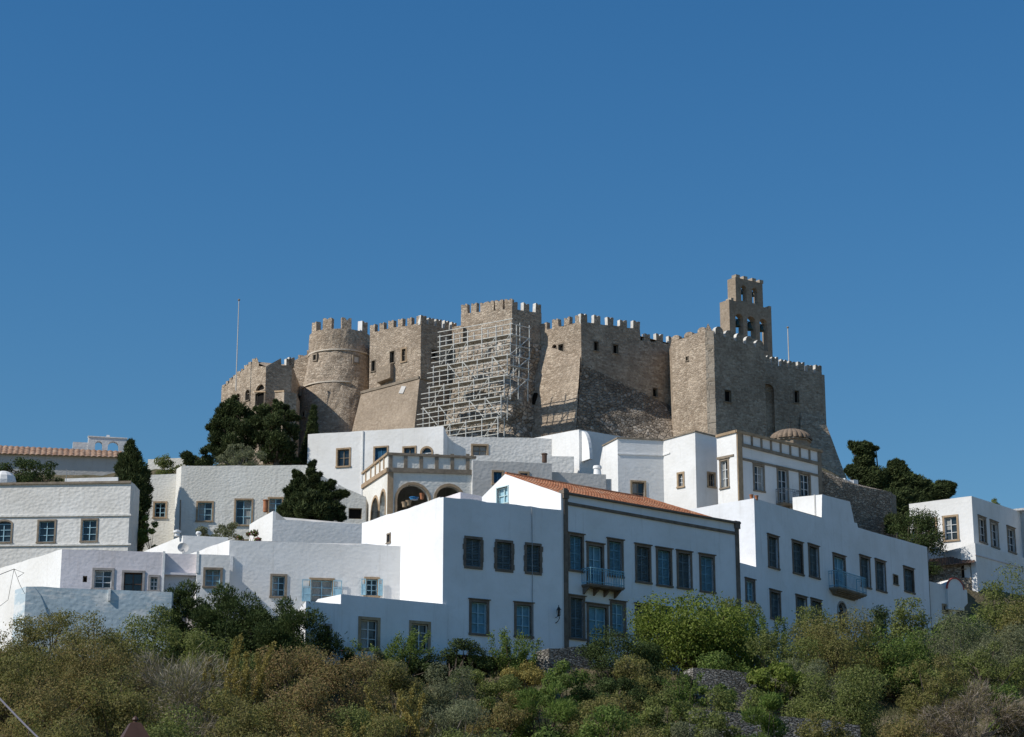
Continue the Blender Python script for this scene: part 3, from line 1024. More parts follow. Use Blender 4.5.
H7 = House('court_wall', 'white courtyard wall with a higher sunlit pier, in front of the spiky dark pine', 'wall')
H7.shell([(249.5, 524.5), (273, 511), (367, 524.5)], [-52, 12], (1, 137.0), 560, back=(0, 1.2), mat='white_wall', rough=.04, tops={1: [(275.6, 511), (276, 519.5)]}, cap_top=True)
pot_at('chimney_pot', 'brown clay chimney pot beside the small window of the cream house', 'chimney', 265.5, 512, 143, .17, .8, 'terracotta',
       [(0, 0), (.17, 0), (.17, .75), (.21, .78), (.21, .85), (0, .85)])

# --- tall bright house under the castle
H8 = House('tall_white_house', 'tall bright white house under the round tower with sandstone window frames', 'house')
H8.shell([(308, 434.3), (443.5, 426), (447.5, 436)], [-16, 55], (1, 172.0), 535, back=(0, 6), mat='white_smooth', rough=.03,
         wins=[(0, 336, 350.8, 447.8, 467.4, 'dark_sand'), (0, 373.2, 388.4, 446, 474, 'deep_sand'), (0, 402.3, 416.4, 446, 470, 'dark_sand'),
               (0, 420, 433.2, 446, 470, 'white_sand', dict(rise=.4))])
H8.strip(0, (362.4, 431), (362.4, 500), .12, .10, 'white_smooth', 'downpipe', True)
H9 = House('terrace_house', 'white rubble terrace below the scaffolding with one trapezoid-framed window', 'house')
H9.shell([(443, 436.4), (524, 437.6), (600, 441.5)], [8, 8], (0, 172.6), 490, back=(0, 5), mat='white_rubble', rough=.05, wins=[(0, 471, 488.5, 444, 457, 'dark_sand')])
h9b = House(None, None, None, root=H9.root)
h9b.shell([(474, 455.3), (574, 456.5)], [6], (0, 168.0), 490, back=(0, 3), mat='white_rubble', rough=.05)
H9C = House('vaulted_block', 'white flat block with a bright sunlit end under the castle corner tower', 'house')
H9C.shell([(523, 440), (579, 429.5), (648, 441)], [-40, 30], (1, 172.0), 480, back='rect', mat='white_wall', rough=.03)
mb = MB()
f = H9C.faces[1]
zt = f.ztop(.6) - .1
pr = [(1.25 * math.sin(math.pi / 2 * i / 8), zt - 2.6 + 2.6 * math.cos(math.pi / 2 * i / 8)) for i in range(9)]
for (o0, z0_), (o1, z1_) in zip(pr, pr[1:]):
    mb.poly([f.pt(.25, z0_, o0), f.pt(.55, z0_, o0), f.pt(.55, z1_, o1), f.pt(.25, z1_, o1)])
for u in (.25, .55):
    mb.poly([f.pt(u, z_, o_) for o_, z_ in pr] + [f.pt(u, zt - 2.6, 0)])
link('buttress', mb, 'white_smooth', H9C.root)

# --- arcaded house
H10 = House('arcade_house', 'arcaded house with sandstone arches, panelled roof parapet and sunlit cream side', 'house')
H10.shell([(363, 473), (388, 453.3), (475.5, 457.2)], [-74, 14], (1, 150.0), 545, back='rect', mat='white_cream', rough=.01, reveal=.45,
          wins=[(1, 394.5, 431.5, 482, 515, 'open', dict(rise=9, kind='archway')), (1, 433.5, 465, 483.5, 515, 'open', dict(rise=9, kind='archway')),
                (0, 370.8, 379.2, 495.5, 522, 'open', dict(rise=9, kind='archway')), (0, 379.6, 386, 489, 517, 'open', dict(rise=9, kind='archway'))])
H10.strip(1, (387.5, 452.6), (476, 456.4), .17, .12, 'trim_grey', 'coping')
H10.strip(1, (387.5, 467.8), (476, 470.4), .32, .13, 'trim_grey', 'cornice')
H10.strip(0, (363, 472.2), (388, 452.6), .17, .12, 'trim_sand', 'coping', ext=.1)
H10.strip(0, (363, 484.5), (388, 467.8), .32, .13, 'trim_sand', 'cornice', ext=.1)
H10.strip(1, (387.6, 472), (387.6, 521), .42, .08, 'trim_sand', 'pilaster', True)
for x in (389, 404, 419.5, 435, 450.5, 466):
    H10.strip(1, (x, 454), (x, 469.3), .26, .07, 'trim_grey', 'panel_post', True)
for x, y in ((366, 470.5), (371, 467), (375.5, 463.5), (380, 460), (384, 456.8)):
    H10.strip(0, (x, y), (x, y + 12), .24, .07, 'trim_sand', 'panel_post', True)
H10.strip(1, (471.6, 460), (471.6, 495), .25, .16, 'white_smooth', 'pier', True)
# --- grey plaster house
H11 = House('grey_house', 'grey plastered flat house with two small blue windows behind the tiled roof', 'house')
H11.shell([(473, 460.3), (552, 463.6)], [12], (0, 151.3), 520, back=(0, 5), mat='plaster_grey', rough=.03,
          wins=[(0, 491.8, 503.8, 470.3, 485, 'deep_sand'), (0, 518.4, 529.3, 471.5, 486, 'deep_sand')])
h11b = House(None, None, None, root=H11.root)
h11b.shell([(551.5, 471.8), (606, 474.5)], [12], (0, 153.2), 520, back=(0, 4), mat='plaster_grey', rough=.03)
pot_at('chimney_pot', 'small dark brown chimney pot on the white rubble terrace wall', 'chimney', 544.5, 462.5, 166.5, .3, .8, 'wood_brown',
       [(0, 0), (.2, 0), (.2, .62), (.25, .64), (.25, .74), (0, .74)])
pot_at('chimney_pot', 'white stepped chimney pot left of the bright block with string course', 'chimney', 597.5, 479, 155, .3, .8, 'white_smooth',
       [(0, 0), (.42, 0), (.42, .25), (.3, .3), (.26, .75), (.34, .8), (.3, 1.0), (0, 1.05)])
H11c = House('low_block', 'low grey white block with one orange-framed window, left of the stepped white blocks', 'house')
H11c.shell([(590, 478.5), (611.5, 479)], [12], (0, 153.9), 520, back=(0, 1.5), mat='plaster_grey', rough=.03, wins=[(0, 594, 604, 483.5, 500, 'dark_sand')])

# --- stepped white blocks and the panelled mansion
H12 = House('stepped_blocks', 'stepped bright white house of angled blocks with small sandstone-framed windows', 'house')
H12.shell([(603, 446), (617.5, 438), (663, 440.3), (695, 431.5), (717.8, 437.2)], [-48, 14, -42, 32], (1, 160.0), 540, back=(0, 6), mat='white_smooth', rough=.015,
          wins=[(1, 630.4, 646.2, 480.5, 505, 'dark_sand'), (2, 677, 684.6, 472, 488, 'white_sand'), (3, 707, 715.6, 472, 488, 'dark_sand')])
for k, a, b in ((0, (603, 446), (617.5, 438)), (1, (617.5, 438), (663, 440.3)), (2, (663, 440.3), (695, 431.5)), (3, (695, 431.5), (717.8, 437.2))):
    H12.strip(k, (a[0], a[1] - .9), (b[0], b[1] - .9), .11, .07, 'trim_grey', 'coping', ext=.06)
H12.strip(1, (617.5, 453.2), (663, 454.8), .10, .06, 'white_smooth', 'string_course')
H12.strip(2, (663, 454.8), (670, 452.3), .10, .06, 'white_smooth', 'string_course')
H13 = House('panelled_mansion', 'tall white mansion with sandstone corner pilaster, panelled parapet and grey balcony', 'house')
H13.shell([(716.5, 436), (736, 431), (821, 451.5)], [-50, 37], (1, 156.5), 540, back='rect', mat='white_smooth', rough=.01,
          wins=[(0, 719.6, 729.4, 458.3, 489, 'white_grey'), (1, 753, 764.6, 463.5, 492, 'white_grey'),
                (1, 777, 788.7, 467.5, 503.5, 'white_grey', dict(kind='door')), (1, 799, 810.7, 472, 498, 'white_grey')])
H13.strip(1, (736.3, 431), (736.3, 505), .48, .10, 'trim_sand', 'pilaster', True)
H13.strip(1, (735.4, 429.9), (821.5, 450.3), .2, .14, 'trim_sand', 'coping')
H13.strip(0, (716.5, 435.2), (736.5, 430), .2, .12, 'trim_sand', 'coping')
H13.strip(1, (741, 443.2), (821, 463), .24, .11, 'trim_grey', 'cornice')
H13.strip(1, (741, 457.6), (821, 475.2), .17, .08, 'trim_grey', 'string_course')
H13.strip(0, (717, 457.5), (734, 454.2), .15, .07, 'trim_grey', 'string_course')
for i in range(9):
    x = 741 + i * 9.6
    y = 432 + (x - 736) * 20.5 / 85
    H13.strip(1, (x, y), (x, y + 12), .17, .07, 'trim_grey', 'panel_post', True)
H13.strip(1, (817.3, 452), (817.3, 520), .34, .09, 'trim_grey', 'pilaster', True)
H13.balcony(1, 776, 794.5, 505, 491, .8, 'iron_grey', 'trim_grey', 3)
# chapel dome
p = at(791, 452.5, 172.0)
root = thing('chapel_dome', 'small ribbed tile dome with an iron cross behind the panelled parapet', 'dome', p)
mb = MB()
mb.lathe([(1.62, -2.5), (1.62, .82), (1.75, .84), (1.75, .98), (0, .98)], n=8)
link('drum', mb, 'stone_flat', root, p, local=True)
mb = MB()
NR = 96
for i in range(9):
    for j in range(NR):
        def q(i_, j_):
            e = math.pi / 2 * i_ / 9
            t_ = 2 * math.pi * j_ / NR
            r = 1.7 * math.cos(e) * (1 + .07 * abs(math.sin(t_ * 12)))
            return (r * math.cos(t_), r * math.sin(t_), .98 + 1.0 * math.sin(e))
        mb.poly([q(i, j), q(i, j + 1), q(i + 1, j + 1), q(i + 1, j)])
link('dome_shell', mb, 'trim_dome', root, p, local=True)
mb = MB()
mb.tube([(0, 0, 1.9), (0, 0, 2.9)], .035, 5)
mb.tube([(-.22, .03, 2.6), (.22, -.03, 2.6)], .035, 5)
mb.lathe([(0, 1.9), (.12, 1.96), (.12, 2.06), (0, 2.14)], n=8)
link('cross', mb, 'iron_dark', root, p, local=True)

# --- rubble retaining wall
H15 = House('retaining_wall', 'brown rubble retaining wall with battered end behind the long shaded house', 'wall')
H15.shell([(812, 466), (842, 482), (890.5, 491.8), (896, 496)], [12, 25, 75], (2, 166.0), 555, back=(-1, 1.5), mat='stone_retain', rough=.09, roof='stone_retain')
pp = House('white_parapet', 'short white stepped parapet beside the foot of the castle right end', 'wall')
pp.shell([(838, 480), (845, 478), (853, 482.5), (853.5, 479.5), (858, 480)], [-30, 34, -30, 34], (1, 169.0), 500, back=(0, 1), mat='white_smooth')

# --- far right house
H16 = House('right_house', 'white corner house with sandstone-framed windows on two sides, below the dark leaning cypress', 'house')
H16.shell([(909, 504), (971.5, 496), (1020, 511.5), (1060, 504)], [-32, 55, -32], (1, 163.0), 610, back='rect', mat='white_smooth', rough=.02,
          wins=[(0, 928, 937.5, 517.5, 541, 'white_sand'), (0, 942.8, 959, 515, 541.6, 'white_sand'), (0, 947.5, 958.5, 551.8, 560, 'dark_sand'),
                (1, 978.5, 986.3, 516.5, 543.3, 'white_grey'), (1, 990.4, 998.4, 521, 548, 'white_grey'), (1, 1007.3, 1015.3, 527, 553, 'white_grey')])
ann = House(None, None, None, root=H16.root)
ann.shell([(961, 547.5), (975, 543), (1050, 566)], [-32, 55], (1, 159.3), 615, back=(-1, 2), mat='white_wall', rough=.03, part='terrace')
ann.strip(1, (975, 554), (1040, 572), .09, .06, 'white_pink', 'string_course')
SH = House('brown_shed', 'brown stone lean-to shed with sloping roof beside the far right house', 'shed')
SH.shell([(922, 569), (934, 566), (972, 562)], [-30, -10], (1, 160.0), 610, back=(0, 3), mat='stone_retain', rough=.04, wins=[(1, 961, 970.5, 564.5, 578, 'bare', dict(rise=.3))])
f = SH.faces[1]
mb = MB()
z = f.ztop(0)
tile_slope(mb, f.pt(-.5, z - .15, .6), f.pt(f.L + .2, f.ztop(f.L) - .15, .6), f.pt(f.L + .2, f.ztop(f.L) + .75, -1.3), f.pt(-.3, z + .75, -1.3), .26, .05, 6)
link('lean_roof', mb, 'wood_brown', SH.root)
WS = House('white_slab_wall', 'thin white coping slab above the brown shed roof', 'wall')
WS.shell([(936, 557.8), (969, 554.8)], [-12], (0, 161.8), 568, back=(0, .8), mat='white_smooth')
WL = House('lower_house', 'low white house with a small dark window at the end of the long house', 'house')
WL.shell([(926, 580.5), (967, 590)], [30], (0, 156.5), 660, back=(0, 4), mat='white_smooth', wins=[(0, 942, 951, 604, 614, 'dark_sand')])
p = at(955.5, 590, 157.6)
root = thing('domed_roof', 'little white barrel-vaulted roof end with a red painted rim', 'dome', p)
mb = MB()
mb2 = MB()
ar = arc_pts(-.78, .78, .85, .8, 14)
for q in range(14):
    (xa, za), (xb, zb) = ar[q], ar[q + 1]
    mb.poly([(xa, 0, za), (xb, 0, zb), (xb, 3, zb), (xa, 3, za)])
    mb2.hexa([(xa, -.06, za), (xb, -.06, zb), (xb * 1.08, -.06, zb * 1.1), (xa * 1.08, -.06, za * 1.1), (xa, .12, za), (xb, .12, zb), (xb * 1.08, .12, zb * 1.1), (xa * 1.08, .12, za * 1.1)])
mb.poly([(x, 0, z_) for x, z_ in ar])
mb.box(-.78, 0, -1.5, .78, 3, .05)
link('vault', mb, 'white_smooth', root, p, rot=R(30), local=True)
link('rim', mb2, 'red_paint', root, p, rot=R(30), local=True)

# --- far left tile-roofed hall, bell arch, far wall
H18 = House('tiled_hall', 'long grey white hall with weathered tile roof on the skyline at far left', 'house')
H18.shell([(-70, 450.5), (119, 456.3), (122, 457)], [12, 70], (0, 205.0), 500, back=(0, 6), mat='plaster_grey', rough=.03, roof=None)
f = H18.faces[0]
mb = MB()
tile_slope(mb, f.pt(-.2, f.ztop(0) - .2, .35), f.pt(f.L + .3, f.ztop(f.L) - .2, .35), f.pt(f.L + .3, f.ztop(f.L) + 1.2, -3.2), f.pt(-.2, f.ztop(0) + 1.5, -3.2), .55, .1, 4)
link('roof', mb, 'tiles_old', H18.root)
fw_ = House('far_wall', 'far white wall on the skyline behind the round cypress bush', 'wall')
fw_.shell([(148, 459.3), (186, 457.6)], [-5], (0, 205.0), 480, back=(0, 1), mat='white_cream', rough=.05)


def slab(name, w, h, t, holes, mat, parent, origin, rot, cap=True, z0=0.0):
    mb = MB()
    fa = Face(Vector((-w / 2, 0, h)), Vector((w / 2, 0, h)), z0)
    fb = Face(Vector((-w / 2, t, h)), Vector((w / 2, t, h)), z0)
    hs = [(a, b, c, d, e) for a, b, c, d, e in holes]
    wall_face(mb, fa, hs, t, .0, 1)
    wall_face(mb, fb, hs, .0001, .0, 1)
    for x in (-w / 2, w / 2):
        mb.poly([(x, 0, z0), (x, t, z0), (x, t, h), (x, 0, h)])
    mb.poly([(-w / 2, 0, h), (w / 2, 0, h), (w / 2, t, h), (-w / 2, t, h)])
    return link(name, mb, mat, parent, origin, rot, local=True)


p = at(107, 452.5, 212.0)
root = thing('bell_arch', 'white twin-arched belfry wall on the skyline above the tiled hall', 'bell tower', p)
slab('arch_wall', 3.9, 1.55, .7, [(.7, 1.45, .0, 1.15, .37), (2.0, 3.1, .0, 1.2, .5)], 'white_smooth', root, p, R(14), z0=-1)
o = slab('side_wing', 1.5, .95, .6, [], 'white_smooth', root, p + Vector((-2.65, -.6, 0)), R(14), z0=-1)
mb = MB()
mb.box(-2.0, -.06, 1.55, 2.0, .76, 1.66)
mb.box(-.1, .2, 1.66, .2, .5, 1.9)
link('coping', mb, 'white_smooth', root, p, R(14), local=True)

# lean-to between the pine and the arcaded house
LT = House('lean_to', 'small white lean-to with a dark opening between the spiky pine and the arcaded house', 'shed')
LT.shell([(338, 484), (347, 489), (366, 497)], [10, 10], (1, 151.5), 545, back=(0, 3), mat='white_cream', wins=[(1, 348.5, 362, 508, 519, 'bare')])
# pots on the arcade roof terrace
pot_at('terracotta_pot', 'terracotta pot standing in the larger front arch of the arcaded house', 'pot', 422, 499.5, 141, .17, .42, 'terracotta')
p = at(414, 499.8, 141.0)
mb = MB()
mb.lathe([(0, 0), (.26, 0), (.30, .12), (.34, .13), (.34, .17), (.05, .2), (0, .2)], n=14)
tag(link('blue_basin', mb, 'blue_plastic', None, p, local=True), 'blue plastic basin beside the terracotta pot in the arch', 'basin')
sh = House('terrace_parapet', 'low white terrace parapet with clay edging below the front arches', 'wall')
sh.shell([(396, 513), (440, 497), (470, 499)], [-60, 14], (1, 143.0), 530, back=(0, 1.5), mat='white_wall')
for k, (px, py) in enumerate(((404.5, 509.5), (408.5, 508))):
    pot_at('clay_trough', ('square clay trough on the sloping parapet below the arch', 'round clay trough next to the square one below the arch')[k], 'planter', px, py - 2.2, 140.6, .2, .36, 'trim_sand')
# ================================================================== fortress monastery
fort = thing('fortress_monastery', 'great brown stone fortress monastery with battlements crowning the hill', 'fortress', at(560, 445, 190))


def tower(corners, angles, anchor, foot=452, back=(0, 8), mat='stone', wins=(), tops={}, rough=.12, part='tower', roof='stone_flat'):
    h = House(None, None, None, root=fort)
    h.shell(corners, angles, anchor, foot, back=back, mat=mat, wins=wins, tops=tops, rough=rough, reveal=.3, roof=roof, flat=True, step=1.2, parent_to_wall=True, part=part)
    return h


def merlon_mesh(w, h, t, rnd, style):
    mb = MB()
    j = lambda a: rnd.uniform(-a, a)
    if style == 'round':
        n = 6
        pr = [(-w / 2, -.15)] + [(-w / 2 * math.cos(math.pi * i / n) * (1 + j(.04)), h * .45 + h * .55 * math.sin(math.pi * i / n)) for i in range(n + 1)] + [(w / 2, -.15)]
    else:
        nt_ = .16 * h
        pr = [(-w / 2 + j(.05), -.15), (-w / 2 + j(.05), h + j(.05)), (-w * .2, h + j(.04)), (j(.08), h - nt_ + j(.06)), (w * .22, h + j(.04)), (w / 2 + j(.05), h + j(.05)), (w / 2 + j(.05), -.15)]
    a = [(x, 0, z) for x, z in pr]
    b = [(x, t, z) for x, z in pr]
    mb.poly(a, 0)
    mb.poly(b[::-1], 1)
    for i in range(len(pr) - 1):
        steep = abs(pr[i + 1][0] - pr[i][0]) < abs(pr[i + 1][1] - pr[i][1])
        mb.poly([a[i], b[i], b[i + 1], a[i + 1]], 1 if (steep or style == 'round') else 0)
    return mb


MR = random.Random(5)


def merlons(h, k, n, w=.75, hh=.85, t=.45, white=True, style='swallow', u0=.0, u1=None, first=True, seg=None):
    f = h.faces[k]
    u1 = f.L if u1 is None else u1
    for i in range(n):
        u = u0 + (u1 - u0) * ((i + .5) / n if not first else (w / 2 + (u1 - u0 - w) * i / max(1, n - 1)) / (u1 - u0))
        z = f.ztop(u) - .04
        mb = merlon_mesh(w * MR.uniform(.9, 1.1), hh * MR.uniform(.88, 1.08), t, MR, style)
        link('merlon', mb, ['stone', 'merlon_lime' if white else 'stone'], h.wall, f.pt(u, z, -.03), f.ang, local=True)


def batter(name, chain, foot, mat, rough=.10, par=None, nz=6, stp=1.2):
    """sloping base: chain and foot are equal lists of world points, left to right"""
    mb = MB()
    ext = []
    for i in range(len(chain) - 1):
        m = max(1, int((chain[i + 1] - chain[i]).length / stp))
        for q in range(m + (1 if i == len(chain) - 2 else 0)):
            ext.append((chain[i].lerp(chain[i + 1], q / m), foot[i].lerp(foot[i + 1], q / m)))
    rows = []
    for a, b in ext:
        rows.append([a.lerp(b, j / nz) for j in range(nz + 1)])
    for x in range(len(rows)):
        for j in range(nz + 1):
            p = rows[x][j]
            e = rough * noise.noise(p * .55) + rough * .6 * noise.noise(p * 1.7)
            rows[x][j] = p + Vector((.3 * e, -e, .2 * e))
    for x in range(len(rows) - 1):
        for j in range(nz):
            mb.poly([rows[x][j + 1], rows[x + 1][j + 1], rows[x + 1][j], rows[x][j]])
    # top ledge back into the wall
    for x in range(len(rows) - 1):
        mb.poly([rows[x][0], rows[x + 1][0], rows[x + 1][0] + Vector((0, 1.0, .1)), rows[x][0] + Vector((0, 1.0, .1))])
    # closed ends
    for r_ in (rows[0], rows[-1]):
        mb.poly([r_[0], r_[-1], r_[-1] + Vector((0, 3, 0)), r_[0] + Vector((0, 1.0, 0))])
    return link(name, mb, mat, par or fort)


# --- low western wing
C1 = tower([(221.5, 389), (254.5, 361.5), (266, 366.5), (292, 365)], [-52, -52, 35], (2, 189.0), 475, tops={1: [(256.5, 357), (258.5, 362), (259, 366)], 2: [(281, 358.5), (281.5, 366)]},
           wins=[(1, 255.2, 264.8, 391.5, 406, 'slot'), (0, 235.5, 240.5, 393, 404, 'slot', dict(rise=.3)), (0, 245.3, 250, 389, 401, 'slot', dict(rise=.3)),
                 (0, 227, 231, 397, 407, 'slot', dict(rise=.3)), (1, 255.6, 264.2, 384.6, 390.4, 'bare', dict(rise=.6))], part='west_wing')
merlons(C1, 2, 2, .6, .75, .4, u0=2.4)
merlons(C1, 0, 9, .5, .4, .35, white=False)
C1.strip(1, (254.8, 391), (266.2, 391), .13, .09, 'trim_sand', 'string_course', parent=C1.wall)
C1b = tower([(275, 391.5), (284.6, 391), (296.5, 393.5)], [-50, 30], (1, 186.2), 475, back=(0, 3), part='annex')
C1b.strip(0, (275, 390.8), (284.8, 390.3), .14, .08, 'trim_sand', 'coping', parent=C1b.wall)
C1b.strip(0, (282.5, 391), (282.5, 412), .35, .05, 'stone_ashlar', 'quoin', True, parent=C1b.wall)

# --- round tower
ctr = at(338, 440, 198.0)
K = 198.0 / F * (1 / math.cos(R(13)))
prof = []
for py, rp in ((328.5, 30.5), (349, 31), (351.4, 31.6), (381, 36.5), (383.4, 37), (410, 40.5), (450, 45)):
    prof.append((rp * K, at(338, py, 198.0 - rp * K).z))
mb = MB()
NA = 72
grid = []
pr2 = []
for (r0, z0_), (r1, z1_) in zip(prof, prof[1:]):
    m = max(1, int((z0_ - z1_) / .6))
    pr2 += [(r0 + (r1 - r0) * q / m, z0_ + (z1_ - z0_) * q / m) for q in range(m)]
pr2.append(prof[-1])
for r, z in pr2:
    row = []
    for j in range(NA):
        t_ = 2 * math.pi * j / NA
        e = .12 * noise.noise(Vector((math.cos(t_) * 3, math.sin(t_) * 3, z * .6))) + .05 * noise.noise(Vector((math.cos(t_) * 9, math.sin(t_) * 9, z * 1.8)))
        ez = .08 * noise.noise(Vector((math.cos(t_) * 4, math.sin(t_) * 4, 7))) if z > prof[1][1] else 0
        row.append((ctr.x + (r + e) * math.cos(t_), ctr.y + (r + e) * math.sin(t_), z + ez))
    grid.append(row)
for a, b in zip(grid, grid[1:]):
    for j in range(NA):
        j2 = (j + 1) % NA
        mb.poly([b[j], b[j2], a[j2], a[j]])
mb.poly(grid[0])
rt = link('round_tower', mb, 'stone', fort, Vector((ctr.x, ctr.y, prof[-1][1])))
for py_, rp_, arc_ in ((350, 31.3, (0, 2 * math.pi)), (382, 36.7, (math.pi * 1.0, math.pi * 1.62))):
    bb_ = MB()
    zb_ = at(338, py_, 198.0 - rp_ * K).z
    NB = 48
    for q in range(NB):
        t0_, t1_ = arc_[0] + (arc_[1] - arc_[0]) * q / NB, arc_[0] + (arc_[1] - arc_[0]) * (q + 1) / NB
        ro, ri = rp_ * K + .11, rp_ * K - .3
        c_ = lambda r, t, z: (ctr.x + r * math.cos(t), ctr.y + r * math.sin(t), z)
        bb_.hexa([c_(ri, t0_, zb_), c_(ro, t0_, zb_), c_(ro, t1_, zb_), c_(ri, t1_, zb_), c_(ri, t0_, zb_ + .13), c_(ro, t0_, zb_ + .13), c_(ro, t1_, zb_ + .13), c_(ri, t1_, zb_ + .13)])
    link('string_course', bb_, 'band_pale', rt)
rtop = prof[0]
for px, white in ((312, 0), (326.5, 0), (347, 0), (364.5, 1), (338, 0), (355, 0)):
    back_ = px in (338, 355)
    dx = max(-.98, min(.98, (px - 338) / 30.5))
    ang = math.asin(dx)
    sg = 1 if back_ else -1
    org = Vector((ctr.x + rtop[0] * dx * .97, ctr.y + sg * rtop[0] * math.cos(ang) * .97, rtop[1] - .05))
    m_ = merlon_mesh(.95, 1.1 * MR.uniform(.92, 1.1), .5, MR, 'plain')
    link('merlon', m_, ['stone', 'white_smooth' if white else 'stone'], rt, org, (ang if sg < 0 else math.pi - ang), local=True)


def port_hole(parent, px, py, w, h, rad_px, mat='dark', sur='trim_grey'):
    dx = (px - 338) / rad_px
    ang = math.asin(max(-.99, min(.99, dx)))
    rr = rad_px * K + .02
    org = Vector((ctr.x + rr * math.sin(ang), ctr.y - rr * math.cos(ang), at(px, py, ctr.y - rr * math.cos(ang)).z))
    mb = MB()
    mb.box(-w / 2, -.03, -h / 2, w / 2, .3, h / 2, 1)
    s_ = .13
    mb.box(-w / 2 - s_, -.08, -h / 2, -w / 2, .3, h / 2)
    mb.box(w / 2, -.08, -h / 2, w / 2 + s_, .3, h / 2)
    mb.box(-w / 2 - s_, -.085, h / 2, w / 2 + s_, .3, h / 2 + s_)
    mb.box(-w / 2 - s_, -.085, -h / 2 - s_, w / 2 + s_, .3, -h / 2)
    link('window', mb, [sur, mat], parent, org, ang, local=True)


port_hole(rt, 315.5, 357.5, .38, .5, 32.6)
port_hole(rt, 356.5, 359.5, .5, .55, 33, 'plaster_grey')
port_hole(rt, 306, 414.5, .3, .38, 40.8)
port_hole(rt, 299.5, 391.5, .3, .7, 38.8, 'dark', 'stone_flat')
# curtain behind, between the wing and the round tower
C2b = tower([(289, 363), (312, 352)], [-10], (0, 199.0), 475, back=(0, 5), part='curtain_wall')
merlons(C2b, 0, 3, .5, .35, .4, white=False)

# --- square tower with battered base
C3 = tower([(370, 333), (421, 322.5), (457, 331)], [-40, 40], (1, 188.5), 452,
           wins=[(0, 371, 375.8, 360, 372, 'slot'), (0, 389.5, 395, 350.5, 363.5, 'slot'), (0, 400.8, 407, 347.5, 362.5, 'dark_sand'), (1, 431, 437.5, 349, 360.5, 'slot')])
merlons(C3, 0, 6, .6, .8, .42, white=False)
merlons(C3, 1, 5, .62, .8, .42)
f0, f1 = C3.faces
ch = [f0.pt(*f0.uv(362.5, 392), .12), f0.pt(*f0.uv(419.8, 377), .12) + f1.n * .12, f1.pt(*f1.uv(455, 385.5), .12)]
ft = [at(350.5, 437, ch[0].y - 1.2), at(413.5, 437, ch[1].y - 2.0), at(452, 437, ch[2].y - 1.2)]
bt = batter('battered_base', ch, ft, 'stone_flat', .04)
mb = MB()
for a, b in zip(ch, ch[1:]):
    n_ = Vector(((b - a).y, -(b - a).x, 0)).normalized()
    mb.hexa([a + n_ * -.3 - Vector((0, 0, .22)), b + n_ * -.3 - Vector((0, 0, .22)), b + n_ * .16 - Vector((0, 0, .22)), a + n_ * .16 - Vector((0, 0, .22)),
             a + n_ * -.3 + Vector((0, 0, .02)), b + n_ * -.3 + Vector((0, 0, .02)), b + n_ * .16 + Vector((0, 0, .02)), a + n_ * .16 + Vector((0, 0, .02))])
sub('string_course', mb, 'trim_grey', bt).location = -(ORG[bt.name])
# oriel box on the lit face
u0, z0_ = f0.uv(380.5, 383)
u1, z1_ = f0.uv(394, 362.5)
mb = MB()
P = f0.pt
mb.hexa([P(u0, z0_ - .2, -.1), P(u1, z0_, -.1), P(u1, z0_ + .15, .5), P(u0, z0_ - .05, .5), P(u0, z1_ - .2, -.1), P(u1, z1_, -.1), P(u1, z1_ - .2, .5), P(u0, z1_ - .4, .5)])
link('box_oriel', mb, 'stone_flat', C3.wall)
# pale plaque on the batter
def on_quad(a, b, c, d, px, py, w, h, out=.05, name='plaque', mat='plaster_grey', roll=0.0, parent=None):
    """a thin slab lying on the sloping face a(top left) b(top right) c(bottom right) d(bottom left) where the pixel's ray meets it"""
    n_ = (b - a).cross(d - a).normalized()
    if n_.y > 0:
        n_ = -n_
    r_ = ray(px, py)
    p = r_ * (n_.dot(a) / n_.dot(r_))
    x = (b - a)
    x.z = 0
    x = x.normalized()
    y = n_.cross(x)
    if y.z < 0:
        y = -y
    x2 = x * math.cos(roll) + y * math.sin(roll)
    y2 = y * math.cos(roll) - x * math.sin(roll)
    mb = MB()
    q = lambda s_, t_, o_: p + x2 * s_ + y2 * t_ + n_ * o_
    mb.hexa([q(-w / 2, -h / 2, -.2), q(w / 2, -h / 2, -.2), q(w / 2, -h / 2, out), q(-w / 2, -h / 2, out), q(-w / 2, h / 2, -.2), q(w / 2, h / 2, -.2), q(w / 2, h / 2, out), q(-w / 2, h / 2, out)])
    return link(name, mb, mat, parent or fort)


on_quad(ch[0], ch[1], ft[1], ft[0], 402.5, 390, .6, .75, .05, roll=-.25)

# --- keep behind the scaffolding
C4 = tower([(461, 314), (486, 311), (512, 308.5), (541.5, 313)], [-35, -25, 40], (2, 187.4), 450)
merlons(C4, 0, 3, .7, .95, .42, white=False)
merlons(C4, 1, 3, .75, 1.0, .42, white=False)
merlons(C4, 2, 3, .75, .85, .42)
C4b = tower([(452, 327), (463, 325)], [-30], (1, 189.6), 450, back=(0, 4), part='curtain_wall')
f0, f1, f2 = C4.faces
ch = [f0.pt(*f0.uv(462, 338), .15), f1.pt(*f1.uv(487, 338), .2), f1.pt(*f1.uv(511, 343), .2), f2.pt(*f2.uv(540, 345), .3)]
ft = [at(441, 445, ch[0].y - 2.2), at(480, 445, ch[1].y - 2.2), at(514, 445, ch[2].y - 2.2), at(545, 445, ch[3].y - .5)]
batter('ruined_base', ch, ft, 'stone_ruin', .55, nz=14, stp=.6)

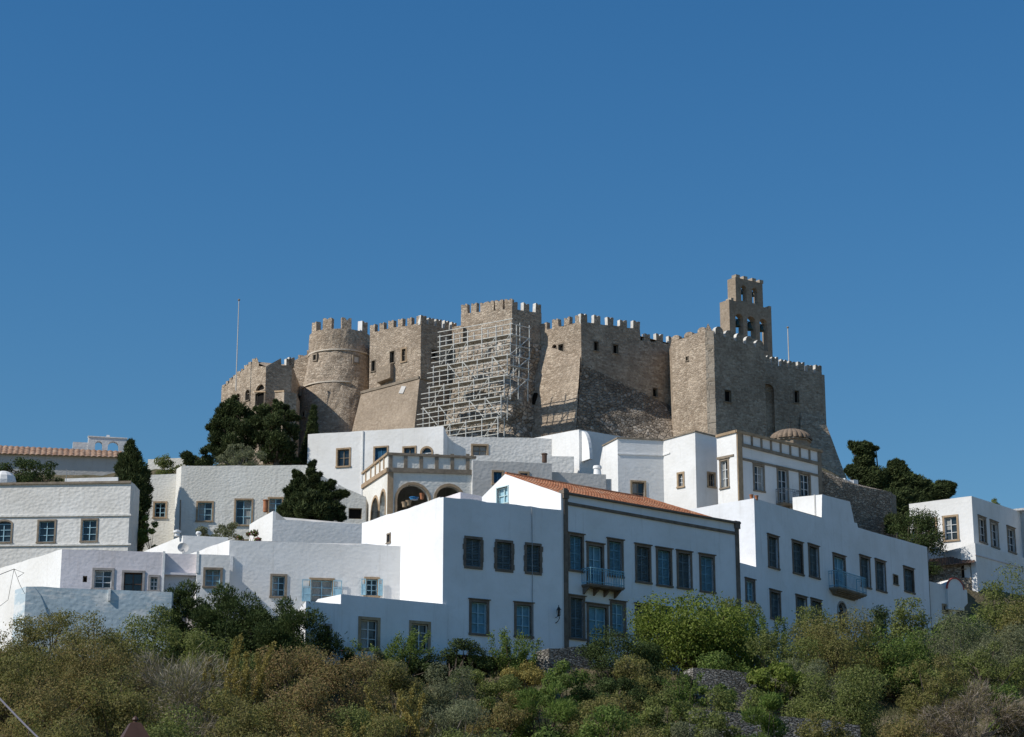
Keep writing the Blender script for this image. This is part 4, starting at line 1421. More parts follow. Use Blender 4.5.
# --- corner tower and long shaded curtain
C5 = tower([(541, 331), (581, 321.5), (677, 345)], [-45, 33], (1, 186.0), 452, tops={1: [(640, 329.7), (640.5, 340)]}, part='corner_tower',
           wins=[(0, 551.6, 556.6, 344.5, 355, 'bare', dict(rise=.5)), (0, 558, 564, 343.5, 355, 'slot'), (1, 593.2, 599, 340.8, 351.5, 'slot'), (1, 612.3, 618.7, 343.8, 354.2, 'slot'),
                 (1, 652, 658, 387.5, 397.5, 'slot')])
merlons(C5, 0, 4, .75, .85, .42, white=False)
f0, f1 = C5.faces
ue = f1.uv(640, 330)[0]
merlons(C5, 1, 5, .75, .85, .42, u0=0, u1=ue)
merlons(C5, 1, 3, .75, .85, .42, u0=ue + .5, u1=f1.L - .2)
ch = [f0.pt(*f0.uv(540.5, 344), .05), f0.pt(*f0.uv(580.4, 357), .05)]
ft = [at(510.5, 441, ch[0].y - .9), at(575.6, 441, ch[1].y - 1.1)]
C5ch, C5ft = ch, ft
batter('battered_base', ch, ft, 'stone', .08)
on_quad(ch[0], ch[1], ft[1], ft[0], 534, 398.5, .42, 1.1, .06, 'arrow_slit', 'dark', roll=-.15)
ch2 = [f1.pt(*f1.uv(580.6, 364), .06), f1.pt(*f1.uv(616, 381), .06), f1.pt(*f1.uv(654, 399), .06), f1.pt(*f1.uv(676, 408), .06)]
ft2 = [at(575.8, 441, ft[1].y + .02), at(622, 449, ch2[1].y - 1.5), at(664, 453, 187.4), at(693, 457, 186.8)]
batter('boulder_base', ch2, ft2, 'stone_rough', .14, nz=8)
on_quad(ch2[0], ch2[1], ft2[1], ft2[0], 613.5, 400, .3, 1.05, .08, 'arrow_slit', 'dark', roll=-.25)
f1c = f1

# --- great bastion
C6 = tower([(671.5, 341.5), (705, 330.5), (713.5, 333.5), (764, 350)], [-45, -5, 35], (1, 185.5), 458, part='bastion', tops={1: [(708, 323.5)]},
           wins=[(0, 685.5, 688.7, 356, 361.5, 'slot'), (2, 724, 731.5, 389.5, 402.5, 'slot')])
merlons(C6, 0, 3, .9, .5, .42, white=False, style='round')
merlons(C6, 2, 5, .95, .95, .42, style='round', u0=.25)
C6.strip(1, (705, 331), (705, 445), C6.faces[1].L + .02, .04, 'stone_ashlar', 'quoin_strip', True, parent=C6.wall)
# --- eastern wing with a tall blind niche
C7 = tower([(753, 361), (822, 374.5), (824.5, 375)], [28, 75], (0, 192.5), 500, part='east_wing', back=(0, 9),
           wins=[(0, 763.5, 774.5, 384, 432, 'niche', dict(rise=.5)), (0, 793.6, 799.3, 390, 403.5, 'slot')])
merlons(C7, 0, 7, .72, .85, .42, u0=1.2)
f0 = C7.faces[0]
ch = [f0.pt(*f0.uv(800, 412), .05), f0.pt(*f0.uv(822.2, 414), .05), f0.pt(f0.L + .1, f0.uv(822, 414)[1], -4)]
ft = [at(800, 490, ch[0].y - 1.1), at(851, 490, ch[1].y - 1.1), at(854, 490, ch[2].y)]
batter('battered_base', ch, ft, 'stone', .08)

# --- belfry: two stacked walls with bells in arches
th = R(35)
pb = at(753.0, 362, 196.5)
zt1, zt2 = at(751, 304.5, 196.5).z - pb.z, at(751, 280.5, 196.5).z - pb.z
wl = 5.15
bel = slab('belfry', wl, zt1, .75, [(.5, 1.5, zt1 - 3.3, zt1 - 1.2, .45), (2.0, 3.05, zt1 - 3.4, zt1 - 1.2, .47), (3.6, 4.55, zt1 - 4.4, zt1 - 1.2, .42)], 'stone_flat', fort, pb, th)
wu = 3.4
up = slab('belfry_top', wu, zt2 - zt1 + .005, .6, [(.6, 1.3, .2, 1.8, .35), (2.0, 2.72, .2, 1.8, .35)], 'stone_flat', fort, pb + Vector((0, .05, zt1 - .004)) - Vector((math.cos(th), math.sin(th), 0)) * .15, th)
mb = MB()
mb.box(-wl / 2 - .28, -.03, -.5, -wl / 2 + .32, 1.35, zt1 + .02)
sub('pier', mb, 'stone_flat', bel)
mb = MB()
for x in (-wl / 2, wl / 2 - .3):
    mb = MB()
    mb.box(x, -.02, zt1 - .01, x + .3, .75, zt1 + .25)
    sub('corner_stone', mb, 'stone_ashlar', bel)
mb = MB()
mb.box(-wu / 2 - .12, -.04, .01, -wu / 2 + .3, 1.15, zt2 - zt1 + .02)
sub('pier', mb, 'stone_flat', up)
mb = MB()
for x in (-wu / 2 - .02, -.75, .35, wu / 2 - .4):
    mb = MB()
    mb.box(x, -.03, zt2 - zt1 - .01, x + .5, .62, zt2 - zt1 + .32)
    sub('merlon', mb, 'stone_ashlar', up)
for par, x, z, r in ((bel, -wl / 2 + 1.0, zt1 - 1.75, .33), (bel, -wl / 2 + 2.52, zt1 - 1.75, .38), (bel, -wl / 2 + 4.07, zt1 - 1.75, .32), (up, -wu / 2 + .93, 1.4, .2), (up, -wu / 2 + 2.36, 1.4, .2)):
    mb = MB()
    mb.lathe([(0, .0), (r * .45, -.02), (r * .6, -r * .6), (r * .72, -r * 1.3), (r, -r * 2.0), (r * .9, -r * 2.0), (0, -r * 1.2)], (x, .35, z), 14)
    mb.tube([(x - r * 1.25, .35, z + .06), (x + r * 1.25, .35, z + .06)], .05, 5)
    sub('bell', mb, 'bronze', par, True)

# --- poles on the battlements
for nm, lb, px, yb, yt, D, r in (('flagpole', 'tall bare white flagpole on the low west wing of the fortress', 236, 385, 301, 190.5, .055),
                                 ('lightning_mast', 'short grey mast on the east wing battlements beside the belfry', 789, 364, 328.5, 195.5, .06)):
    a, b = at(px, yb, D), at(px, yt, D)
    root = thing(nm, lb, 'pole', a)
    mb = MB()
    mb.tube([(0, 0, -.6), (0, 0, b.z - a.z)], [r, r * .75], 6)
    link('pole', mb, 'plaster_grey', root, a, local=True)
    mb = MB()
    mb.lathe([(0, 0), (.1, .05), (.12, .12), (.06, .2), (0, .2)], (0, 0, b.z - a.z), 8)
    link('finial', mb, 'trim_grey', root, a, local=True)

# ================================================================== scaffolding
sa = R(-33)
S = at(512, 335, 182.2)
dv = Vector((-math.cos(sa), -math.sin(sa), 0))      # leftwards along the lit face
nv = Vector((math.sin(sa), -math.cos(sa), 0))       # outwards
sb = R(42)
ev = Vector((math.cos(sb), math.sin(sb), 0))        # along the shaded flank
zb = at(513, 446, 180).z
root = thing('scaffolding', 'grey tube scaffolding with plank decks wrapped round the ruined base of the keep', 'scaffold', Vector((S.x, S.y, zb)))
zt = at(512, 334, 182.2).z
LV = 1.95
nl = int((zt - zb) / LV) + 1
SR = random.Random(11)


def tube(name, a, b, r=.044):
    mb = MB()
    mb.tube([(0, 0, 0), tuple(b - a)], r, 5)
    return link(name, mb, 'steel', root, a, local=True)


bay = 2.05
for lv in range(nl):
    z1 = zt - lv * LV
    z0_ = max(zb, z1 - LV)
    step = min(lv, 4) * .26
    nb = 5
    L0 = 7.7 + (.0, .35, .45, .75, .85, 1.0)[min(lv, 5)]
    bb = L0 / nb
    outv = nv * (.25 + step)
    o2 = outv - nv * 1.0
    shift = dv * (.16 * lv)
    for q in range(nb + 1):
        base = S + shift + dv * (bb * q)
        for off in (outv, o2):
            a = base + off
            a.z = z0_ - (.0 if lv == nl - 1 else .1)
            b = base + off
            b.z = z1 + (1.05 if lv == 0 else .1)
            tube('upright', a, b, .05)
        a = base + outv
        b = base + o2
        a.z = b.z = z1 - .12
        tube('cross_tube', a, b)
    for hgt in (0.0, .45, .95, 1.4):
        a, b = S + shift + outv + dv * -.25, S + shift + outv + dv * (L0 + .25)
        a.z, b.z = z1 - .06 + hgt, z1 - .06 + hgt
        tube('ledger', a, b)
        if hgt == 0:
            a, b = S + shift + o2, S + shift + o2 + dv * L0
            a.z = b.z = z1 - .06
            tube('ledger', a, b)
    for q in range(nb):
        if (q + lv) % 3 != 2:
            a, b = S + shift + outv + dv * bb * q, S + shift + outv + dv * bb * (q + 1)
            a.z, b.z = (z1 - LV, z1) if (lv % 2) else (z1, z1 - LV)
            tube('brace', a, b)
    mb = MB()
    for w_ in range(4):
        oa = outv - nv * (.05 + .24 * w_)
        a, b = S + shift + oa, S + shift + oa + dv * L0
        p_, q_ = -nv * .22, Vector((0, 0, .045))
        zz = Vector((0, 0, z1 - .02 - S.z))
        mb.hexa([a + zz, b + zz, b + p_ + zz, a + p_ + zz, a + zz + q_, b + zz + q_, b + p_ + zz + q_, a + p_ + zz + q_])
    link('deck', mb, 'plank', root)
    # flank in the shade
    nf = (2, 2, 2, 0, 0, 0)[min(lv, 5)]
    if not nf:
        continue
    for q in range(1, nf + 1):
        base = S + nv * (.25 + step * .55) + ev * (1.15 * q)
        a, b = base.copy(), base.copy()
        a.z, b.z = z0_ - .1, z1 + (1.2 if lv == 0 else .1)
        tube('upright', a, b)
    for hgt in (0.0, 1.0):
        a, b = S + nv * (.25 + step * .55), S + nv * (.25 + step * .55) + ev * (1.15 * nf + .2)
        a.z = b.z = z1 - .06 + hgt
        tube('ledger', a, b)
    a, b = S + nv * (.25 + step * .55), S + nv * (.25 + step * .55) + ev * (1.15 * nf)
    a.z, b.z = z1 - LV, z1
    tube('brace', a, b)
    if lv == 1:
        mb = MB()
        zz = Vector((0, 0, z1 - 1.2 - S.z))
        a, b = S + nv * .6 - dv * .1, S + nv * .6 + ev * 2.4
        mb.hexa([a + zz, b + zz, b + zz + nv * .7, a + zz + nv * .7, a + zz + q_, b + zz + q_, b + zz + nv * .7 + q_, a + zz + nv * .7 + q_])
        link('deck', mb, 'plank', root)
# ================================================================== terrain
CP = [(-300, 850, 70), (512, 860, 70), (1300, 860, 70), (512, 822, 80), (100, 815, 80), (950, 822, 80), (512, 782, 90), (100, 770, 90), (900, 780, 90),
      (512, 748, 100), (100, 728, 100), (880, 752, 100), (300, 725, 104), (512, 712, 109), (700, 715, 109), (860, 722, 110), (980, 702, 112),
      (100, 676, 112), (400, 684, 113), (570, 670, 116.5), (680, 676, 118.5), (760, 690, 124), (850, 690, 124), (960, 715, 130), (-200, 650, 116),
      (930, 690, 150), (1000, 672, 156), (1200, 610, 160), (800, 640, 150), (150, 615, 128), (60, 590, 145), (300, 575, 140), (-200, 570, 150), (250, 550, 156), (420, 545, 150),
      (520, 530, 156), (650, 530, 160), (780, 535, 160), (870, 550, 163), (960, 580, 160), (370, 515, 172), (500, 480, 176), (640, 480, 176), (100, 500, 185), (250, 478, 180), (900, 560, 180),
      (60, 485, 203), (420, 450, 188), (580, 452, 187), (720, 458, 188), (812, 468, 192), (900, 540, 192), (960, 560, 188), (260, 468, 188), (-300, 500, 205), (950, 570, 205), (1300, 570, 200)]
cpw = np.array([tuple(at(*c)) for c in CP])
extra = [(0, 0, -1.7), (-60, 0, -3), (60, 0, -3), (0, 25, -1.8), (-30, 25, -2.5), (30, 25, -2.5), (0, 45, .1), (-22, 45, .1), (22, 45, .1), (-60, 50, 0), (60, 50, 0), (0, 58, 2.2), (-40, 60, 2.2), (40, 60, 2.2),
         (0, 215, 40), (-60, 230, 32), (60, 230, 20), (0, 260, 28), (-130, 200, 28), (130, 200, 18), (45, 205, 24), (-110, 120, 12), (110, 120, 12), (0, 330, 20), (-200, 300, 10), (200, 300, 10)]
cpw = np.vstack([cpw, np.array(extra, float)])


def terr(x, y):
    x, y = np.atleast_1d(np.asarray(x, float)), np.atleast_1d(np.asarray(y, float))
    d2 = (x[:, None] - cpw[None, :, 0]) ** 2 * .55 + (y[:, None] - cpw[None, :, 1]) ** 2 + 6.0
    w = d2 ** -2.2
    z = (w * cpw[None, :, 2]).sum(1) / w.sum(1)
    r = np.hypot(x, np.maximum(0, y - 190) if False else y - 120)
    t = np.clip((r - 170) / 500, 0, 1)
    t = t * t * (3 - 2 * t)
    return z * (1 - t) + (-40) * t


xs = np.concatenate([np.linspace(-6000, -400, 8), np.linspace(-300, -80, 12), np.linspace(-75, 75, 121), np.linspace(80, 300, 12), np.linspace(400, 6000, 8)])
ys = np.concatenate([np.linspace(-3000, -100, 5), np.linspace(-60, 55, 24), np.linspace(57, 205, 120), np.linspace(210, 400, 20), np.linspace(500, 9000, 10)])
gx, gy = np.meshgrid(xs, ys)
gz = terr(gx.ravel(), gy.ravel())
rngT = np.random.default_rng(3)
near = (np.abs(gx.ravel()) < 80) & (gy.ravel() > 55) & (gy.ravel() < 206)
gz = gz + np.where(near, rngT.normal(0, .10, gz.shape), 0)
nx, ny = len(xs), len(ys)
verts = np.stack([gx.ravel(), gy.ravel(), gz], 1)
ii = np.arange((ny - 1) * (nx - 1))
r_, c_ = ii // (nx - 1), ii % (nx - 1)
k0 = r_ * nx + c_
quads = np.stack([k0, k0 + 1, k0 + nx + 1, k0 + nx], 1)


def np_mesh(name, V, Q, mats, smooth=False):
    me = bpy.data.meshes.new(name)
    me.vertices.add(len(V))
    me.vertices.foreach_set('co', np.ascontiguousarray(V, dtype=np.float32).ravel())
    n, k = Q.shape
    me.loops.add(n * k)
    me.loops.foreach_set('vertex_index', np.ascontiguousarray(Q, dtype=np.int32).ravel())
    me.polygons.add(n)
    me.polygons.foreach_set('loop_start', np.arange(0, n * k, k, dtype=np.int32))
    me.polygons.foreach_set('loop_total', np.full(n, k, dtype=np.int32))
    if smooth:
        me.polygons.foreach_set('use_smooth', np.ones(n, dtype=bool))
    for m in mlist(mats):
        me.materials.append(m)
    me.update(calc_edges=True)
    return me


t = NT('hillside_earth')
c = t.mix(t.ramp(t.noise(.35, 6), [(.35, 0.0), (.65, 1.0)]), (.12, .10, .06), (.20, .16, .10))
c = t.mix(t.ramp(t.noise(1.3, 6), [(.45, 0.0), (.62, .8)]), c, (.07, .075, .035))
c = t.mix(t.ramp(t.noise(5, 4), [(.55, 0.0), (.75, .5)]), c, (.30, .26, .20))
t.bump(t.noise(3, 6, .7), .9, .2)
M['earth'] = t.base(c, .95, .1)
g = bpy.data.objects.new('ground', np_mesh('ground', verts, quads, 'earth', True))
COL.objects.link(g)
tag(g, 'dry scrubby hillside of earth and grass rising to the fortress', None, None, 'structure')


# ================================================================== plants
def m_leaf(name, cols, trans=.25, rough=.65, patch=None):
    t = NT(name)
    gm = t.n('NewGeometry')
    c = t.ramp(gm.outputs['Random Per Island'], [(i / (len(cols) - 1), c) for i, c in enumerate(cols)])
    nz = t.noise(.9, 3)
    c = t.mix(t.ramp(nz, [(.35, 0.0), (.68, .6)]), c, patch or tuple(x * .6 for x in cols[0]))
    t.base(c, rough, .15)
    tr = t.n('BsdfTranslucent')
    t.l(c, tr.inputs[0])
    mx = t.n('MixShader')
    mx.inputs[0].default_value = trans
    t.l(t.b.outputs[0], mx.inputs[1])
    t.l(tr.outputs[0], mx.inputs[2])
    t.l(mx.outputs[0], t.t.nodes['Material Output'].inputs[0])
    return t.m


def bl(cols, k):
    return [(min(.5, c[0] * k), min(.5, c[1] * k), min(.5, c[2] * k * .78)) for c in cols]


LM = {
    'heath': m_leaf('heath_leaves', bl([(.085, .095, .03), (.125, .13, .045), (.13, .115, .05), (.18, .165, .075)], 1.85), .42, patch=(.15, .12, .06)),
    'brown': m_leaf('autumn_leaves', bl([(.09, .095, .035), (.14, .12, .05), (.165, .115, .06), (.19, .16, .08)], 1.85), .42, patch=(.12, .115, .045)),
    'red': m_leaf('reddish_leaves', bl([(.10, .10, .04), (.15, .12, .06), (.19, .115, .075), (.20, .17, .09)], 1.85), .42, patch=(.12, .115, .045)),
    'olive': m_leaf('olive_green_leaves', bl([(.07, .09, .028), (.105, .125, .042), (.13, .145, .055), (.165, .17, .08)], 1.85), .42, patch=(.08, .095, .035)),
    'green': m_leaf('green_leaves', bl([(.05, .085, .022), (.08, .115, .033), (.105, .145, .045), (.145, .175, .065)], 1.85), .42, patch=(.06, .085, .025)),
    'bright': m_leaf('citrus_leaves', bl([(.085, .12, .022), (.125, .165, .03), (.155, .185, .05), (.21, .23, .075)], 1.35), .4, patch=(.09, .13, .025)),
    'dark': m_leaf('dark_green_leaves', bl([(.028, .046, .018), (.045, .068, .025), (.06, .085, .033), (.08, .10, .043)], 1.3), .25, patch=(.035, .05, .018), rough=.75),
    'cypress': m_leaf('cypress_scales', bl([(.03, .045, .02), (.046, .064, .028), (.064, .082, .038), (.09, .108, .052)], 1.35), .2, patch=(.03, .04, .018), rough=.85),
    'grey': m_leaf('grey_green_leaves', bl([(.085, .095, .06), (.12, .13, .085), (.155, .165, .115), (.20, .205, .155)], 1.6), .38, patch=(.10, .105, .06)),
    'pine': m_leaf('fresh_pine_needles', bl([(.055, .09, .022), (.085, .125, .034), (.11, .155, .045), (.15, .185, .065)], 1.8), .38, patch=(.07, .10, .028)),
    'yellow': m_leaf('yellow_flower_heads', [(.28, .21, .05), (.36, .28, .08), (.42, .34, .11), (.22, .21, .07)], .3, patch=(.16, .16, .05)),
    'twig': m_leaf('bare_grey_twigs', [(.20, .17, .13), (.27, .235, .185), (.33, .29, .23), (.40, .36, .30)], .05, .9, patch=(.20, .18, .14)),
    'mauve': m_leaf('mauve_grey_twigs', [(.18, .145, .12), (.24, .19, .16), (.29, .235, .20), (.34, .285, .24)], .05, .9, patch=(.18, .16, .10)),
    'flower': m_leaf('magenta_flowers', [(.40, .05, .10), (.50, .08, .16), (.45, .12, .14)], .3, patch=(.05, .08, .02)),
    'grass': m_leaf('dry_grass_blades', [(.12, .12, .05), (.19, .17, .08), (.26, .23, .12), (.09, .11, .04)], .25, patch=(.09, .10, .04)),
}
M['bark'] = m_plain('bark', (.13, .10, .075), .95, .4, 4)
M['bark_grey'] = m_plain('pale_bark', (.22, .19, .16), .95, .35, 4)
RNG = np.random.default_rng(21)


def unit(v):
    return v / np.maximum(1e-9, np.linalg.norm(v, axis=1))[:, None]


def leaf_quads(P, N, L, Wd, along=None, spread=.8, rng=RNG):
    """diamond leaves at P facing about N; along: preferred long axis"""
    n = len(P)
    N = unit(N + rng.normal(0, spread, (n, 3)))
    a = rng.normal(0, 1, (n, 3)) if along is None else along + rng.normal(0, .45, (n, 3))
    if along is None:
        a = a - N * (a * N).sum(1)[:, None]
        a = unit(a)
        b = np.cross(N, a)
    else:
        a = unit(a)
        b = unit(np.cross(N, a))
    l = (L * rng.uniform(.6, 1.3, n) / 2)[:, None]
    w = (Wd * rng.uniform(.7, 1.25, n) / 2)[:, None]
    V = np.stack([P - a * l, P + b * w - a * l * .15, P + a * l, P - b * w - a * l * .15], 1).reshape(-1, 3)
    return V, np.arange(n * 4).reshape(n, 4)


#       leaf material, second material, length, width, density per m2, clump size, shape, along
KIND = {
    'heath': ('heath', .12, .06, 520, .15, 'dome', None), 'brown': ('brown', .12, .055, 520, .15, 'dome', None), 'red': ('red', .12, .055, 480, .14, 'dome', None),
    'olive': ('olive', .14, .065, 470, .15, 'dome', None), 'green': ('green', .15, .08, 430, .15, 'dome', None), 'bright': ('bright', .17, .095, 420, .13, 'tree', None),
    'dark': ('dark', .13, .06, 560, .15, 'dome', None), 'grey': ('grey', .14, .04, 620, .14, 'dome', None), 'pine': ('pine', .26, .04, 560, .17, 'dome', 'out'),
    'juniper': ('dark', .19, .055, 800, .12, 'ragged', 'out'), 'cypress': ('cypress', .24, .08, 480, .15, 'column', 'up'), 'cone': ('cypress', .26, .08, 470, .14, 'cone', 'out'),
    'round': ('cypress', .24, .08, 480, .17, 'dome', 'out'), 'twig': ('twig', .55, .022, 420, .2, 'dome', 'out'), 'mauve': ('mauve', .5, .022, 480, .18, 'dome', 'out'),
    'shoots': ('green', .17, .06, 330, .13, 'shoots', None), 'yellow': ('yellow', .12, .05, 420, .12, 'shoots', None), 'cushion': ('yellow', .12, .06, 620, .16, 'dome', None),
}
PL = []


def clump_centres(shape, m, w, h, rng):
    C, Rr = [], []
    while len(C) < m:
        u, v, s = rng.uniform(-1, 1), rng.uniform(-1, 1), rng.uniform(0, 1)
        if shape in ('dome', 'ragged', 'shoots'):
            lim = math.sqrt(max(0, 1 - max(0, (s - .35) / .65) ** 2)) * (.8 if s < .15 else 1)
            if shape == 'ragged':
                lim *= .75 + .35 * math.sin(s * 17 + u * 5)
        elif shape == 'tree':
            s = .28 + s * .72
            lim = math.sqrt(max(0, 1 - ((s - .6) / .42) ** 2))
        elif shape == 'column':
            lim = min(1, s * 7 + .45) * (1 - max(0, (s - .6) / .4) ** 1.7 * .75)
        else:
            lim = (1.02 - s) * (1 if s > .08 else .6)
        r = math.hypot(u, v)
        if r > lim or (r < lim * .45 and rng.random() < .6):
            continue
        C.append((u * w / 2 * .86, v * w / 2 * .86, s * h * .95))
        Rr.append(1)
    return np.array(C)


def plant(kind, px, ytop, D, wpx, label, name=None, cat=None, group=None, base=None, seed=None, dens=1.0, clump=1.0, accent=None):
    lm, L, Wd, den, cs, shape, along = KIND[kind]
    rng = np.random.default_rng(int(px * 7 + ytop * 13 + D))
    top = at(px, ytop, D)
    z0 = terr(top.x, top.y)[0] if base is None else at(px, base, D).z
    h = top.z - z0
    w = wpx * D / F * (1.2 if D < 125 and group else 1.03)
    PL.append((name or kind, px, round(h, 1), round(w, 1)))
    h = max(h, .6)
    name = name or 'shrub'
    rt = thing(name, label, cat or 'shrub', Vector((top.x, top.y, z0)), group)
    m = int(np.clip(w * h * 2.2 / (cs * 8), 12, 90) * (2.4 if shape in ('column', 'cone') else 1))
    C = clump_centres(shape, m, w, h, rng)
    cr = cs * clump * min(w, h * 1.1) * rng.uniform(.65, 1.25, m)
    if shape == 'column':
        cr *= 1.25
    if shape == 'cone':
        cr *= .5 + .8 * (1 - C[:, 2] / h)
    n = int(w * h * den * dens * (1.45 if D < 125 else .75))
    if D >= 125:
        L, Wd = L * 1.3, Wd * 1.3
    wts = cr ** 2
    idx = rng.choice(m, n, p=wts / wts.sum())
    d = unit(rng.normal(0, 1, (n, 3)))
    rad = rng.uniform(.25, 1, n) ** .55
    # some leaves stray out of the clump for an uneven outline
    rad *= 1 + (rng.random(n) < .10) * rng.uniform(.1, .55, n)
    P = C[idx] + d * (cr[idx] * rad)[:, None] * np.array([1.15, 1.15, .85])
    ctr_ = np.array([0, 0, h * .45])
    out = unit(P - ctr_)
    if shape == 'shoots':
        k = int(max(7, w * 5))
        tt = rng.random(n) ** .8
        si = rng.integers(0, k, n)
        an, le = rng.uniform(0, 2 * math.pi, k), rng.uniform(.1, .55, k)
        hh = h * rng.uniform(.55, 1.0, k)
        bx, by = rng.normal(0, w * .16, k), rng.normal(0, w * .16, k)
        stem = lambda q, s_: np.stack([bx[q] + np.cos(an[q]) * le[q] * w * .9 * s_ ** 1.6, by[q] + np.sin(an[q]) * le[q] * w * .9 * s_ ** 1.6, hh[q] * s_ * (1 - .12 * s_ * le[q])], -1)
        if kind == 'yellow':
            tt = .45 + .55 * tt
        P = stem(si, tt) + rng.normal(0, .10 if kind != 'yellow' else .065, (n, 3))
        out = unit(P - np.array([0, 0, 0]))
    keep = P[:, 2] > -.2
    P, out, d = P[keep], out[keep], d[keep]
    nn = unit(d + out * .6 + np.array([0, 0, .35]))
    al = None
    if along == 'out':
        al = unit(out * .9 + d * .8 + np.array([0, 0, .5]))
    elif along == 'up':
        al = unit(out * .4 + d * .35 + np.array([0, 0, 1.1]))
    V, Q = leaf_quads(P, nn, L, Wd, al, .75, rng)
    me = np_mesh('foliage', V, Q, LM[lm])
    if accent:
        me.materials.append(LM[accent[0]])
        mi = (rng.random(len(Q)) < accent[1]).astype(np.int32)
        me.polygons.foreach_set('material_index', mi)
    o = bpy.data.objects.new('crown' if shape in ('tree', 'column', 'cone') or cat == 'tree' else 'foliage', me)
    COL.objects.link(o)
    o.parent = rt
    # limbs
    mb = MB()
    isT = cat == 'tree'
    nb = min(m, 26 if kind not in ('twig', 'mauve') else 60)
    tr = max(.05, w * (.028 if not isT else .035))
    fork = h * (.12 if not isT else .3)
    if isT or shape in ('column', 'cone'):
        mb.tube([(0, 0, -.4), (tr * .3, 0, fork * .5), (0, tr * .3, fork), (0, 0, h * (.8 if shape in ('column', 'cone') else .55))], [tr * 1.3, tr, tr * .85, tr * .25], 7)
    for q in rng.choice(m, nb, replace=False):
        e = C[q]
        b0 = np.array([rng.normal(0, tr), rng.normal(0, tr), fork * rng.uniform(.3, 1) if isT else -.25])
        mid = b0 * .45 + e * .55 + np.array([0, 0, h * .06]) + rng.normal(0, w * .03, 3)
        mb.tube([tuple(b0), tuple(mid), tuple(e)], [tr * .45, tr * .3, tr * .1], 4)
    o = bpy.data.objects.new('trunk' if isT else 'branches', mb.mesh('branches', mlist('bark' if kind not in ('twig', 'mauve', 'grey') else 'bark_grey')))
    COL.objects.link(o)
    o.parent = rt
    return rt


